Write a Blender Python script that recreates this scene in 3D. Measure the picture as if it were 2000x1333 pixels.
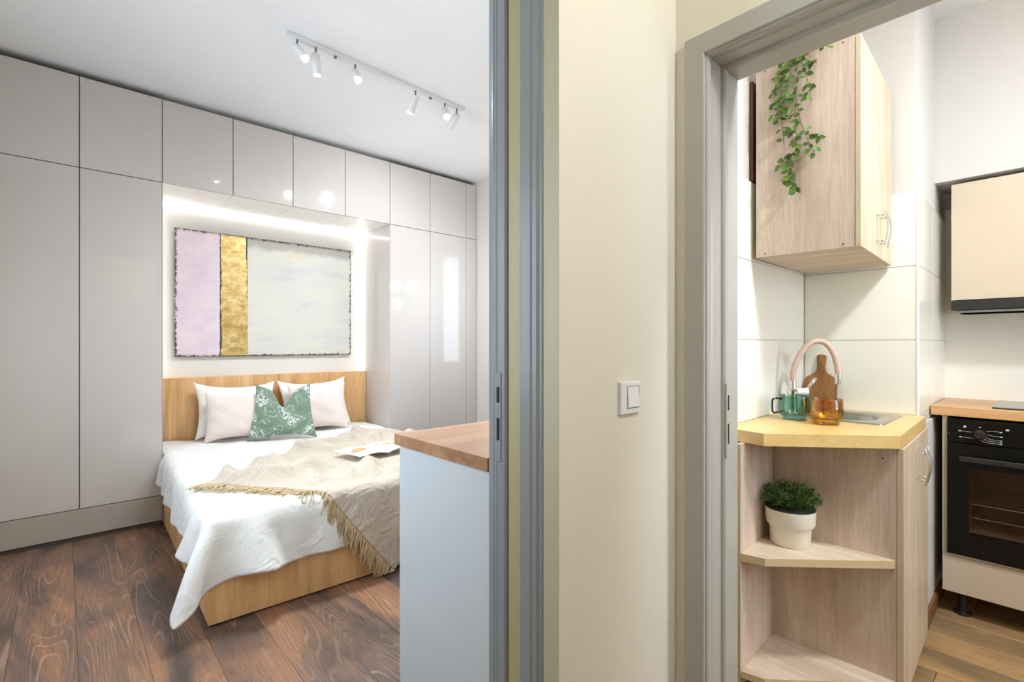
import bpy, bmesh, math, random
import numpy as np
from mathutils import Vector, Matrix, Euler

for o in list(bpy.data.objects):
    bpy.data.objects.remove(o, do_unlink=True)
SC = bpy.context.scene
COL = SC.collection
random.seed(7)

# ------------------------------------------------------------------ camera, world, exposure
cam = bpy.data.cameras.new('camera')
cam.sensor_width = 36.0
cam.lens = 17.28
cam.shift_y = 0.00375
cam.clip_start = 0.02
cam_o = bpy.data.objects.new('camera', cam)
COL.objects.link(cam_o)
cam_o.location = (0, 0, 1.2)
cam_o.rotation_euler = (math.pi / 2, 0, -math.radians(42.43))
SC.camera = cam_o

W = bpy.data.worlds.new('daylight')
SC.world = W
W.use_nodes = True
bgn = W.node_tree.nodes['Background']
bgn.inputs[0].default_value = (0.80, 0.90, 1.0, 1)
bgn.inputs[1].default_value = 7.0

SC.view_settings.view_transform = 'Standard'
SC.view_settings.look = 'None'
SC.view_settings.gamma = 1
SC.view_settings.exposure = 0.66
SC.view_settings.use_curve_mapping = False
SC.cycles.max_bounces = 8
SC.cycles.diffuse_bounces = 4
SC.cycles.glossy_bounces = 3
SC.cycles.transparent_max_bounces = 16
SC.cycles.sample_clamp_indirect = 6.0
SC.cycles.use_adaptive_sampling = True
SC.cycles.adaptive_threshold = 0.06
SC.cycles.caustics_reflective = False
SC.cycles.caustics_refractive = False

P_SPOT, P_GLOBE, P_LED, P_HALL, P_KITCH = 34.0, 22.0, 17.0, 25.0, 23.0


def lamp(name, kind, loc, power, color=(1, 1, 1), size=0.05, parent=None, rot=None, spot=None, blend=0.6):
    d = bpy.data.lights.new(name, kind)
    d.energy = power
    d.color = color
    if kind in ('POINT', 'SPOT'):
        d.shadow_soft_size = size
    if kind == 'AREA':
        d.shape = 'DISK'
        d.size = size
    if kind == 'SPOT':
        d.spot_size = spot
        d.spot_blend = blend
    o = bpy.data.objects.new(name, d)
    COL.objects.link(o)
    o.location = loc
    if rot is not None:
        o.rotation_euler = rot
    if parent:
        o.parent = parent
    return o


# ------------------------------------------------------------------ node material helpers
def srgb(r, g, b):
    def f(c):
        c = c / 255.0
        return c / 12.92 if c <= 0.04045 else ((c + 0.055) / 1.055) ** 2.4
    return (f(r), f(g), f(b), 1)


class NT:
    def __init__(self, name):
        self.m = bpy.data.materials.new(name)
        self.m.use_nodes = True
        self.t = self.m.node_tree
        self.b = self.t.nodes['Principled BSDF']
        self.out = self.t.nodes['Material Output']

    def n(self, typ, **kw):
        nd = self.t.nodes.new(typ)
        for k, v in kw.items():
            if k.startswith('i_'):
                nd.inputs[k[2:].replace('_', ' ')].default_value = v
            else:
                setattr(nd, k, v)
        return nd

    def l(self, a, b):
        self.t.links.new(a, b)

    def coords(self, scale=(1, 1, 1), kind='Object', rnd=0.0):
        tc = self.n('ShaderNodeTexCoord')
        mp = self.n('ShaderNodeMapping')
        mp.inputs['Scale'].default_value = scale
        self.l(tc.outputs[kind], mp.inputs['Vector'])
        if rnd:
            oi = self.n('ShaderNodeObjectInfo')
            mu = self.n('ShaderNodeMath', operation='MULTIPLY')
            mu.inputs[1].default_value = rnd
            self.l(oi.outputs['Random'], mu.inputs[0])
            cb = self.n('ShaderNodeCombineXYZ')
            for k in range(3):
                self.l(mu.outputs[0], cb.inputs[k])
            self.l(cb.outputs[0], mp.inputs['Location'])
        return mp.outputs[0]

    def noise(self, vec, scale=5, detail=4, rough=0.5, dist=0.0):
        nd = self.n('ShaderNodeTexNoise')
        nd.inputs['Scale'].default_value = scale
        nd.inputs['Detail'].default_value = detail
        nd.inputs['Roughness'].default_value = rough
        nd.inputs['Distortion'].default_value = dist
        self.l(vec, nd.inputs['Vector'])
        return nd.outputs['Fac']

    def ramp(self, fac, stops):
        r = self.n('ShaderNodeValToRGB')
        el = r.color_ramp.elements
        while len(el) < len(stops):
            el.new(0.5)
        for e, (p, c) in zip(el, stops):
            e.position = p
            e.color = c if len(c) == 4 else (*c, 1)
        self.l(fac, r.inputs[0])
        return r.outputs[0]

    def mix(self, fac, a, b, mode='MIX'):
        m = self.n('ShaderNodeMix', data_type='RGBA', blend_type=mode)
        if isinstance(fac, (int, float)):
            m.inputs[0].default_value = fac
        else:
            self.l(fac, m.inputs[0])
        for k, v in ((6, a), (7, b)):
            if isinstance(v, tuple):
                m.inputs[k].default_value = v
            else:
                self.l(v, m.inputs[k])
        return m.outputs[2]

    def math(self, op, a, b=None, c=None):
        m = self.n('ShaderNodeMath', operation=op)
        for k, v in enumerate((a, b, c)):
            if v is None:
                continue
            if isinstance(v, (int, float)):
                m.inputs[k].default_value = v
            else:
                self.l(v, m.inputs[k])
        return m.outputs[0]

    def bump(self, h, strength=0.2, dist=0.01):
        b = self.n('ShaderNodeBump')
        b.inputs['Strength'].default_value = strength
        b.inputs['Distance'].default_value = dist
        self.l(h, b.inputs['Height'])
        self.l(b.outputs[0], self.b.inputs['Normal'])

    def col(self, c):
        if isinstance(c, tuple):
            self.b.inputs['Base Color'].default_value = c
        else:
            self.l(c, self.b.inputs['Base Color'])

    def set(self, **kw):
        for k, v in kw.items():
            self.b.inputs[k.replace('_', ' ')].default_value = v


def plain(name, c, rough=0.5, metal=0.0, coat=0.0, bump=0.0, bscale=60, spec=0.5, mott=0.03):
    t = NT(name)
    v = t.coords()
    n1 = t.noise(v, 6, 3)
    dark = tuple(x * (1 - mott) for x in c[:3]) + (1,)
    t.col(t.mix(n1, dark, c))
    t.set(Roughness=rough, Metallic=metal)
    t.b.inputs['Specular IOR Level'].default_value = spec
    if coat:
        t.b.inputs['Coat Weight'].default_value = coat
        t.b.inputs['Coat Roughness'].default_value = 0.04
    if bump:
        t.bump(t.noise(v, bscale, 4), bump, 0.003)
    return t.m


def wood(name, lo, mid, hi, axis='Z', scale=1.0, rough=0.45, rnd=0.0, streak=0.5):
    t = NT(name)
    s = {'X': (0.09, 1, 1), 'Y': (1, 0.09, 1), 'Z': (1, 1, 0.09)}[axis]
    v = t.coords(tuple(k * scale for k in s), rnd=rnd)
    big = t.noise(v, 9, 3, 0.5, 0.8)
    fine = t.noise(v, 70, 3, 0.6, 0.2)
    c = t.ramp(big, [(0.30, lo), (0.5, mid), (0.72, hi)])
    f = t.ramp(fine, [(0.35, (0.55, 0.5, 0.45, 1)), (0.62, (1, 1, 1, 1))])
    t.col(t.mix(streak, c, f, 'MULTIPLY'))
    t.set(Roughness=rough)
    t.bump(fine, 0.06, 0.002)
    return t.m


def clear_glass(name, tint, gloss=0.12, rough=0.02):
    """thin coloured glass: tinted transparency with a fresnel reflection"""
    t = NT(name)
    t.t.nodes.remove(t.b)
    tr = t.n('ShaderNodeBsdfTransparent')
    tr.inputs[0].default_value = tint
    gl = t.n('ShaderNodeBsdfGlossy')
    gl.inputs['Roughness'].default_value = rough
    lw = t.n('ShaderNodeLayerWeight')
    lw.inputs[0].default_value = 0.35
    fac = t.math('ADD', t.math('MULTIPLY', lw.outputs['Fresnel'], 0.6), gloss * 0.4)
    mx = t.n('ShaderNodeMixShader')
    t.l(fac, mx.inputs[0])
    t.l(tr.outputs[0], mx.inputs[1])
    t.l(gl.outputs[0], mx.inputs[2])
    t.l(mx.outputs[0], t.out.inputs[0])
    return t.m


def emit(name, c, s):
    t = NT(name)
    t.col((0.8, 0.8, 0.8, 1))
    t.b.inputs['Emission Color'].default_value = c
    t.b.inputs['Emission Strength'].default_value = s
    return t.m


M = {}
M['ceiling'] = plain('ceiling_paint', srgb(242, 242, 242), 0.9, bump=0.05)
M['bed_wall'] = plain('bedroom_wall_paint', srgb(225, 220, 212), 0.85, bump=0.08)
M['cream'] = plain('cream_wall_paint', srgb(236, 229, 213), 0.55, bump=0.25, bscale=9)
M['kwhite'] = plain('kitchen_white_paint', srgb(216, 212, 209), 0.8, bump=0.08)
M['ceil_k'] = plain('kitchen_ceiling_paint', srgb(240, 238, 235), 0.9)
M['grey_frame'] = plain('grey_gloss_paint', srgb(178, 175, 167), 0.32, bump=0.25, bscale=25)
M['grey_frame_b'] = plain('blue_grey_gloss_paint', srgb(140, 143, 144), 0.28, bump=0.25, bscale=25)
M['olive'] = plain('shaded_cream_paint', srgb(176, 166, 122), 0.4, bump=0.2, bscale=25)  # cream of the rebate strip, its shade mixed into the colour
M['khaki'] = plain('shaded_reveal_paint', srgb(190, 181, 150), 0.45, bump=0.2, bscale=12)  # greener than the wall, darkened in colour for shade on the reveal
M['gloss'] = plain('greige_gloss_lacquer', srgb(203, 196, 190), 0.06, coat=0.2, mott=0.01)
M['plinth'] = plain('greige_plinth', srgb(176, 166, 155), 0.3, mott=0.01)
M['carcass'] = plain('dark_gap_board', srgb(95, 90, 84), 0.6)
M['niche'] = plain('niche_white_panel', srgb(238, 236, 231), 0.5)
M['white_lac'] = plain('white_cabinet_board', srgb(204, 211, 214), 0.35)
M['white_plastic'] = plain('white_plastic', srgb(240, 240, 240), 0.25)
M['white_metal'] = plain('white_painted_metal', srgb(232, 232, 232), 0.4)
M['dark_metal'] = plain('grey_metal', srgb(120, 120, 122), 0.4, metal=0.5)
M['chrome'] = plain('chrome', srgb(225, 225, 225), 0.12, metal=1.0)
M['steel'] = plain('brushed_steel', srgb(200, 197, 190), 0.28, metal=1.0)
M['black'] = plain('black_enamel', srgb(14, 13, 12), 0.3, spec=0.25)
M['black_matte'] = plain('black_plastic', srgb(38, 37, 36), 0.4)
M['dark_slot'] = plain('dark_slot', srgb(40, 38, 26), 0.8)
M['print'] = plain('white_print', srgb(225, 225, 225), 0.5)
M['beige_lac'] = plain('beige_lacquer', srgb(206, 190, 168), 0.35, mott=0.01)
M['tile'] = plain('cream_glazed_tile', srgb(250, 248, 238), 0.16, bump=0.04, bscale=30, mott=0.02)
M['grout'] = plain('light_grout', srgb(226, 221, 206), 0.85)
M['tile_trim'] = plain('white_corner_profile', srgb(246, 245, 240), 0.3)
M['skirting'] = wood('brown_skirting_wood', srgb(92, 58, 32), srgb(120, 80, 48), srgb(140, 98, 60), 'X')
M['oak'] = wood('golden_oak_board', srgb(208, 156, 100), srgb(232, 185, 128), srgb(242, 203, 150), 'Z', 1.0, 0.42, streak=0.26)
M['oak_x'] = wood('walnut_brown_worktop', srgb(148, 104, 70), srgb(176, 130, 92), srgb(192, 148, 110), 'X', 1.3, 0.4, streak=0.35)
M['ash'] = wood('pale_ash_board', srgb(204, 181, 162), srgb(219, 198, 180), srgb(231, 212, 195), 'Z', 1.6, 0.45, streak=0.30)
M['ash_y'] = wood('pale_ash_shelf', srgb(206, 184, 158), srgb(222, 202, 178), srgb(234, 216, 192), 'Y', 1.6, 0.45, streak=0.30)
M['ash_door'] = wood('light_ash_door', srgb(200, 178, 150), srgb(214, 194, 166), srgb(224, 206, 180), 'Z', 1.4, 0.42, streak=0.2)
M['ash_edge'] = plain('ash_edge_band', srgb(214, 190, 148), 0.5)
M['maple'] = wood('yellow_maple_worktop', srgb(222, 184, 112), srgb(234, 200, 132), srgb(242, 212, 150), 'X', 1.0, 0.35, streak=0.12)
M['hobwood'] = wood('orange_oak_worktop', srgb(186, 132, 84), srgb(212, 160, 108), srgb(224, 178, 128), 'Y', 1.0, 0.35, streak=0.3)
M['board'] = wood('acacia_wood', srgb(112, 74, 36), srgb(150, 104, 56), srgb(176, 126, 74), 'Z', 2.4, 0.5, streak=0.4)
M['brownboard'] = wood('brown_batten', srgb(80, 50, 32), srgb(100, 66, 44), srgb(120, 82, 56), 'Z')
M['teal'] = clear_glass('teal_glass', (0.60, 0.82, 0.77, 1))
M['amber'] = clear_glass('amber_glass', (0.97, 0.76, 0.34, 1))
M['teal_d'] = clear_glass('teal_glass_thick', srgb(40, 96, 84))
M['amber_d'] = clear_glass('amber_glass_thick', srgb(206, 110, 20))
M['ovenglass'] = clear_glass('smoked_oven_glass', srgb(240, 232, 222), 0.02)
M['hobglass'] = plain('dark_ceramic_glass', srgb(60, 60, 60), 0.12)
M['hoodglass'] = plain('grey_hood_glass', srgb(160, 168, 164), 0.15)
M['cavity'] = plain('oven_enamel', srgb(168, 148, 122), 0.4)
M['rose_hose'] = plain('dusty_rose_rubber', srgb(214, 186, 172), 0.45)
M['pot'] = plain('ivory_ceramic', srgb(240, 234, 216), 0.3)
M['soil'] = plain('black_pot_liner', srgb(24, 26, 18), 0.8)
M['basket'] = plain('taupe_pot', srgb(146, 126, 106), 0.7)
M['stem'] = plain('green_brown_stem', srgb(92, 96, 52), 0.6)
M['lens'] = emit('lit_lamp_lens', (1, 0.97, 0.93, 1), 60)
M['led'] = emit('led_strip_glow', (1, 0.98, 0.95, 1), P_LED)
M['globe'] = emit('opal_globe_glow', (1, 0.98, 0.96, 1), P_GLOBE)
M['pane'] = clear_glass('window_glass', (0.95, 0.97, 1, 1), 0.1)
M['hall_glow'] = emit('hall_lamp_glow', (1, 0.9, 0.75, 1), 6)
M['kitchen_glow'] = emit('kitchen_lamp_glow', (1, 0.94, 0.84, 1), 6)


def mk_floor(name, lo, mid, hi, line, warm, ny, amp, rough=0.4):
    t = NT(name)
    v = t.coords((1, 0.09, 1), rnd=37.0)
    v2 = t.coords((1, 0.30, 1), rnd=37.0)
    patch = t.noise(v2, 4.5, 4, 0.55, 0.6)
    base = t.ramp(patch, [(0.33, lo), (0.48, mid), (0.64, hi)])
    field = t.noise(v, 5.0, 1.6, 0.5, 0.5)
    s = t.math('SINE', t.math('MULTIPLY', field, ny))
    s2 = t.noise(v, 120, 2, 0.5)
    lines = t.ramp(s, [(0.70, (0, 0, 0, 1)), (1.0, (1, 1, 1, 1))])
    brk = t.ramp(t.noise(v2, 9, 3), [(0.38, (0, 0, 0, 1)), (0.62, (1, 1, 1, 1))])
    fac = t.math('MULTIPLY', t.math('MULTIPLY', lines, brk), amp)
    c = t.mix(fac, base, line)
    fine = t.ramp(s2, [(0.35, (0.62, 0.60, 0.58, 1)), (0.6, (1, 1, 1, 1))])
    c = t.mix(0.55, c, fine, 'MULTIPLY')
    oi = t.n('ShaderNodeObjectInfo')
    c = t.mix(t.math('MULTIPLY', oi.outputs['Random'], 0.30), c, warm)
    t.col(c)
    t.set(Roughness=rough)
    t.bump(fine, 0.10, 0.002)
    return t.m


M['floor'] = mk_floor('dark_limed_oak_planks', srgb(74, 66, 62), srgb(116, 93, 80), srgb(160, 116, 86),
                      srgb(186, 154, 130), srgb(130, 100, 80), 190, 0.62, 0.42)
M['kfloor'] = mk_floor('light_brown_laminate', srgb(130, 108, 78), srgb(168, 134, 92), srgb(192, 152, 102),
                       srgb(206, 172, 124), srgb(176, 146, 106), 40, 0.35, 0.35)


def fabric(name, c, c2, sc=900, bump=0.12, rough=0.9, wr=0.0):
    t = NT(name)
    v = t.coords()
    t.col(t.mix(t.noise(v, sc, 2), c2, c))
    t.set(Roughness=rough)
    t.b.inputs['Sheen Weight'].default_value = 0.15
    if wr:
        v2 = t.coords((1, 1, 1))
        h = t.math('ADD', t.math('ABSOLUTE', t.math('SUBTRACT', t.noise(v2, 5, 4, 0.5, 1.8), 0.5)), t.math('MULTIPLY', t.noise(v, sc, 2), 0.03))
        t.bump(h, bump, wr)
    else:
        t.bump(t.noise(v, sc, 2), bump, 0.002)
    return t.m


M['linen'] = fabric('white_cotton', srgb(238, 238, 235), srgb(240, 240, 236), 700, 0.40, wr=0.05)
M['pillow_w'] = fabric('white_pillow_cotton', srgb(245, 243, 240), srgb(238, 236, 232), 700, 0.35, wr=0.03)
M['pink'] = fabric('blush_linen', srgb(240, 226, 220), srgb(228, 210, 203), 500, 0.3, wr=0.012)
M['mattress'] = fabric('white_mattress_ticking', srgb(236, 236, 234), srgb(226, 226, 224), 300)
M['throw'] = fabric('oatmeal_wool', srgb(230, 220, 204), srgb(166, 146, 124), 210, 0.75, wr=0.05)
M['fringe'] = fabric('straw_wool_fringe', srgb(222, 200, 160), srgb(176, 148, 104), 160, 0.3)
M['curtain'] = fabric('sheer_white_curtain', srgb(240, 240, 240), srgb(230, 230, 230), 300)
def mk_sheer():
    t = NT('sheer_white_voile')
    t.t.nodes.remove(t.b)
    a = t.n('ShaderNodeBsdfDiffuse'); a.inputs[0].default_value = (0.7, 0.7, 0.7, 1)
    b = t.n('ShaderNodeBsdfTranslucent'); b.inputs[0].default_value = (0.85, 0.86, 0.88, 1)
    w = t.noise(t.coords(), 400, 2)
    m = t.n('ShaderNodeMixShader')
    t.l(t.math('ADD', t.math('MULTIPLY', w, 0.1), 0.24), m.inputs[0])
    t.l(a.outputs[0], m.inputs[1]); t.l(b.outputs[0], m.inputs[2]); t.l(m.outputs[0], t.out.inputs[0])
    return t.m


M['curtain'] = mk_sheer()
M['page'] = plain('magazine_paper', srgb(246, 244, 240), 0.5)


def mk_green():
    t = NT('sage_print_fabric')
    v = t.coords((1, 1, 1))
    n1 = t.noise(v, 6.5, 2, 0.5, 1.5)
    v2 = t.coords((1.4, 1, 0.8))
    n2 = t.noise(v2, 22, 3, 0.55, 3.0)
    blob = t.ramp(n1, [(0.53, (0, 0, 0, 1)), (0.57, (1, 1, 1, 1))])
    hatch = t.ramp(n2, [(0.44, (0, 0, 0, 1)), (0.52, (1, 1, 1, 1))])
    n3 = t.math('ABSOLUTE', t.math('SUBTRACT', n1, 0.46))
    edge = t.ramp(n3, [(0.0, (1, 1, 1, 1)), (0.016, (0, 0, 0, 1))])
    f = t.math('MAXIMUM', t.math('MULTIPLY', blob, hatch), t.math('MULTIPLY', edge, 0.7))
    t.col(t.mix(t.math('MULTIPLY', f, 0.9), srgb(120, 140, 122), srgb(222, 230, 220)))
    t.set(Roughness=0.85)
    t.bump(t.noise(v, 600, 2), 0.1, 0.002)
    return t.m


M['green'] = mk_green()


def mk_leaf(name, a, b):
    t = NT(name)
    oi = t.n('ShaderNodeObjectInfo')
    v = t.coords()
    c = t.mix(oi.outputs['Random'], a, b)
    t.col(t.mix(t.noise(v, 60, 2), c, b))
    t.set(Roughness=0.45)
    t.b.inputs['Subsurface Weight'].default_value = 0.0
    return t.m


M['leaf'] = mk_leaf('artificial_leaf', srgb(42, 72, 40), srgb(104, 132, 54))
M['bush'] = None


def mk_bush():
    t = NT('bush_leaf_green')
    v = t.coords()
    t.col(t.ramp(t.noise(v, 55, 3), [(0.35, srgb(28, 54, 18)), (0.6, srgb(84, 124, 40))]))
    t.set(Roughness=0.5)
    return t.m


M['bush'] = mk_bush()


def mk_painting():
    """abstract canvas: blush field left, dark seams, pale grey-green field right, dark worn edges"""
    t = NT('abstract_canvas_paint')
    tc = t.n('ShaderNodeTexCoord')
    sx = t.n('ShaderNodeSeparateXYZ')
    t.l(tc.outputs['Generated'], sx.inputs[0])
    u, w = sx.outputs['X'], sx.outputs['Z']
    vv = t.coords((1, 1, 1))
    n = t.noise(vv, 9, 5, 0.6)
    nf = t.noise(vv, 45, 3, 0.7)
    hz = t.noise(t.coords((0.6, 1, 2.2)), 4.5, 5, 0.6)
    pink = t.ramp(n, [(0.3, srgb(226, 208, 222)), (0.7, srgb(240, 222, 228))])
    grey = t.ramp(hz, [(0.28, srgb(206, 206, 206)), (0.45, srgb(218, 217, 211)), (0.6, srgb(224, 221, 207)), (0.76, srgb(224, 210, 186))])
    isr = t.math('GREATER_THAN', u, 0.29)
    c = t.mix(isr, pink, grey)
    # top of the grey field is rubbed darker
    topw = t.math('MULTIPLY', t.math('MULTIPLY', isr, t.ramp(t.math('ADD', w, t.math('MULTIPLY', n, 0.12)), [(0.955, (0, 0, 0, 1)), (1.0, (1, 1, 1, 1))])), 0.55)
    c = t.mix(topw, c, srgb(140, 128, 118))
    wob = t.math('MULTIPLY', t.math('SUBTRACT', nf, 0.5), 0.045)
    du = t.math('MINIMUM', u, t.math('SUBTRACT', 1.0, u))
    dw = t.math('MULTIPLY', t.math('MINIMUM', w, t.math('SUBTRACT', 1.0, w)), 0.72)
    d = t.math('ADD', t.math('MINIMUM', du, dw), wob)
    seam = t.math('ABSOLUTE', t.math('SUBTRACT', u, 0.288))
    seam = t.math('ADD', t.math('SUBTRACT', 0.074, seam), t.math('MULTIPLY', wob, -0.25))
    seamf = t.ramp(seam, [(0.0, (0, 0, 0, 1)), (0.004, (1, 1, 1, 1))])
    edge = t.ramp(d, [(0.0, (1, 1, 1, 1)), (0.004, (0.8, 0.8, 0.8, 1)), (0.010, (0, 0, 0, 1))])
    f = t.math('MAXIMUM', edge, seamf)
    t.col(t.mix(f, c, srgb(52, 48, 46)))
    t.set(Roughness=0.6)
    t.bump(n, 0.2, 0.004)
    return t.m


M['paint'] = mk_painting()


def mk_gold():
    t = NT('gold_leaf')
    v = t.coords((1, 1, 1.6))
    n = t.noise(v, 14, 6, 0.7)
    t.col(t.ramp(n, [(0.3, srgb(168, 134, 78)), (0.5, srgb(214, 182, 118)), (0.7, srgb(244, 226, 176))]))
    t.set(Roughness=0.42, Metallic=0.75)
    t.bump(n, 0.3, 0.004)
    return t.m


M['gold'] = mk_gold()


def mk_page():
    """magazine spread with a flat printed photo block"""
    t = NT('magazine_print')
    tc = t.n('ShaderNodeTexCoord')
    n = t.noise(t.coords((1, 3, 1)), 22, 3, 0.6)
    t.col(t.ramp(n, [(0.35, srgb(120, 112, 96)), (0.5, srgb(220, 206, 160)), (0.62, srgb(240, 238, 232))]))
    t.set(Roughness=0.4)
    return t.m


M['pageprint'] = mk_page()
M['oval_print'] = plain('brown_printed_oval', srgb(206, 160, 104), 0.5, mott=0.25)


# ------------------------------------------------------------------ mesh helpers
def box(bm, x0, x1, y0, y1, z0, z1):
    vs = [bm.verts.new(p) for p in ((x0, y0, z0), (x1, y0, z0), (x1, y1, z0), (x0, y1, z0),
                                    (x0, y0, z1), (x1, y0, z1), (x1, y1, z1), (x0, y1, z1))]
    for f in ((3, 2, 1, 0), (4, 5, 6, 7), (0, 1, 5, 4), (1, 2, 6, 5), (2, 3, 7, 6), (3, 0, 4, 7)):
        bm.faces.new([vs[i] for i in f])
    return vs


def BOX(*a, bev=0.0, seg=2):
    bm = bmesh.new()
    box(bm, *a)
    if bev:
        bmesh.ops.bevel(bm, geom=bm.edges[:], offset=bev, segments=seg, affect='EDGES', profile=0.6)
    return bm


def prism(pts, a0, a1, axis='Z', bm=None):
    """extrude a 2D outline along an axis; pts in the two other axes in order (XY, YZ, XZ)"""
    bm = bm or bmesh.new()
    def mk(p, a):
        return {'Z': (p[0], p[1], a), 'X': (a, p[0], p[1]), 'Y': (p[0], a, p[1])}[axis]
    lo = [bm.verts.new(mk(p, a0)) for p in pts]
    hi = [bm.verts.new(mk(p, a1)) for p in pts]
    n = len(pts)
    bm.faces.new(lo)
    bm.faces.new(hi)
    for i in range(n):
        bm.faces.new((lo[i], lo[(i + 1) % n], hi[(i + 1) % n], hi[i]))
    bmesh.ops.recalc_face_normals(bm, faces=bm.faces[:])
    return bm


def lathe(prof, seg=32, bm=None, c=(0, 0, 0), close=False):
    bm = bm or bmesh.new()
    rings = []
    for r, z in prof:
        if r < 1e-6:
            rings.append([bm.verts.new((c[0], c[1], c[2] + z))])
        else:
            rings.append([bm.verts.new((c[0] + r * math.cos(2 * math.pi * k / seg), c[1] + r * math.sin(2 * math.pi * k / seg), c[2] + z)) for k in range(seg)])
    for a, b in zip(rings[:-1], rings[1:]):
        for k in range(seg):
            j = (k + 1) % seg
            q = [a[k % len(a)], a[j % len(a)], b[j % len(b)], b[k % len(b)]]
            q = list(dict.fromkeys(q))
            if len(q) > 2:
                bm.faces.new(q)
    bmesh.ops.recalc_face_normals(bm, faces=bm.faces[:])
    return bm


def tube(path, r, seg=10, bm=None, closed=False, taper=None):
    bm = bm or bmesh.new()
    pts = [Vector(p) for p in path]
    n = len(pts)
    rings = []
    up = Vector((0, 0, 1))
    prev = None
    for i, p in enumerate(pts):
        if closed:
            d = pts[(i + 1) % n] - pts[i - 1]
        else:
            d = pts[min(i + 1, n - 1)] - pts[max(i - 1, 0)]
        d.normalize()
        if prev is None:
            a = d.cross(up if abs(d.z) < 0.95 else Vector((1, 0, 0))).normalized()
        else:
            a = (prev - d * prev.dot(d)).normalized()
        prev = a
        b = d.cross(a)
        rr = r if taper is None else r * taper[i]
        rings.append([bm.verts.new(p + (a * math.cos(2 * math.pi * k / seg) + b * math.sin(2 * math.pi * k / seg)) * rr) for k in range(seg)])
    m = n if closed else n - 1
    for i in range(m):
        A, B = rings[i], rings[(i + 1) % n]
        for k in range(seg):
            j = (k + 1) % seg
            bm.faces.new((A[k], A[j], B[j], B[k]))
    if not closed:
        bm.faces.new(rings[0][::-1])
        bm.faces.new(rings[-1])
    bmesh.ops.recalc_face_normals(bm, faces=bm.faces[:])
    return bm


def smooth_path(ctrl, n=10):
    """Catmull-Rom through control points"""
    P = [Vector(p) for p in ctrl]
    P = [P[0] * 2 - P[1]] + P + [P[-1] * 2 - P[-2]]
    out = []
    for i in range(1, len(P) - 2):
        for k in range(n):
            t = k / n
            a, b, c, d = P[i - 1], P[i], P[i + 1], P[i + 2]
            out.append(0.5 * ((2 * b) + (c - a) * t + (2 * a - 5 * b + 4 * c - d) * t * t + (3 * b - a - 3 * c + d) * t ** 3))
    out.append(P[-2])
    return out


ROOTM = {}


def obj(name, bm, mat, parent=None, smooth=False, world=False, loc=None):
    """one mesh object; world=True means the mesh is given in world space and is moved into its root's frame"""
    me = bpy.data.meshes.new(name)
    if isinstance(bm, bpy.types.Mesh):
        me = bm
    else:
        if world and parent is not None:
            r = parent
            while r.parent:
                r = r.parent
            bm.transform(ROOTM.get(r.name, Matrix.Identity(4)).inverted())
        bm.to_mesh(me)
        bm.free()
        if smooth:
            me.polygons.foreach_set('use_smooth', [True] * len(me.polygons))
        if mat is not None:
            me.materials.append(M[mat] if isinstance(mat, str) else mat)
    o = bpy.data.objects.new(name, me)
    COL.objects.link(o)
    if parent is not None:
        o.parent = parent
    if loc is not None:
        o.location = loc
    return o


def auto_smooth(o, ang=35):
    me = o.data
    bm = bmesh.new()
    bm.from_mesh(me)
    for f in bm.faces:
        f.smooth = True
    for e in bm.edges:
        if len(e.link_faces) == 2 and e.calc_face_angle(0) > math.radians(ang):
            e.smooth = False
    bm.to_mesh(me)
    bm.free()
    return o


def tag(o, label=None, cat=None, group=None, kind=None):
    if label:
        o['label'] = label
    if cat:
        o['category'] = cat
    if group:
        o['group'] = group
    if kind:
        o['kind'] = kind
    return o


def thing(name, label, cat, loc=(0, 0, 0), rz=0.0, group=None):
    o = bpy.data.objects.new(name, None)
    o.empty_display_size = 0.05
    COL.objects.link(o)
    o.location = loc
    o.rotation_euler = (0, 0, rz)
    ROOTM[o.name] = Matrix.Translation(loc) @ Matrix.Rotation(rz, 4, 'Z')
    return tag(o, label, cat, group)


def struct(name, bm, mat, label=None, parent=None):
    o = obj(name, bm, mat, parent)
    if parent is None:
        tag(o, label, None, None, 'structure')
    return o


# ================================================================== SETTING
H_BED, H_HALL, H_KIT = 2.885, 2.80, 2.78
# --- floors
fl = struct('floor', BOX(-1.5, 3.3, -1.6, 4.75, -0.12, -0.012), 'carcass', 'dark limed oak plank floor of the bedroom')
pw, pl = 0.197, 2.35
gap = 0.0007
plank_me = {}
for i in range(-6, 17):
    x0 = 0.043 + i * pw
    for k in range(1):
        y0c, y1c = 0.98, 4.06
        if x0 + pw > 3.2 or x0 < -0.95:
            continue
        key = (round(y1c - y0c, 3))
        if key not in plank_me:
            b = BOX(0, pw - gap, 0, y1c - y0c - gap, -0.012, 0, bev=0.0006, seg=1)
            me = bpy.data.meshes.new('plank')
            b.to_mesh(me); b.free()
            me.materials.append(M['floor'])
            plank_me[key] = me
        obj('plank', plank_me[key], None, fl, loc=(x0, y0c, 0))
struct('floor_hall', BOX(-1.5, 1.55, -1.6, 0.98, -0.012, 0), 'floor', 'hallway floor in front of the two doorways')
kf = struct('floor_kitchen', BOX(1.55, 3.6, -1.6, 0.85, -0.12, -0.012), 'carcass', 'light brown laminate floor of the kitchen')
kp = {}
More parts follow.
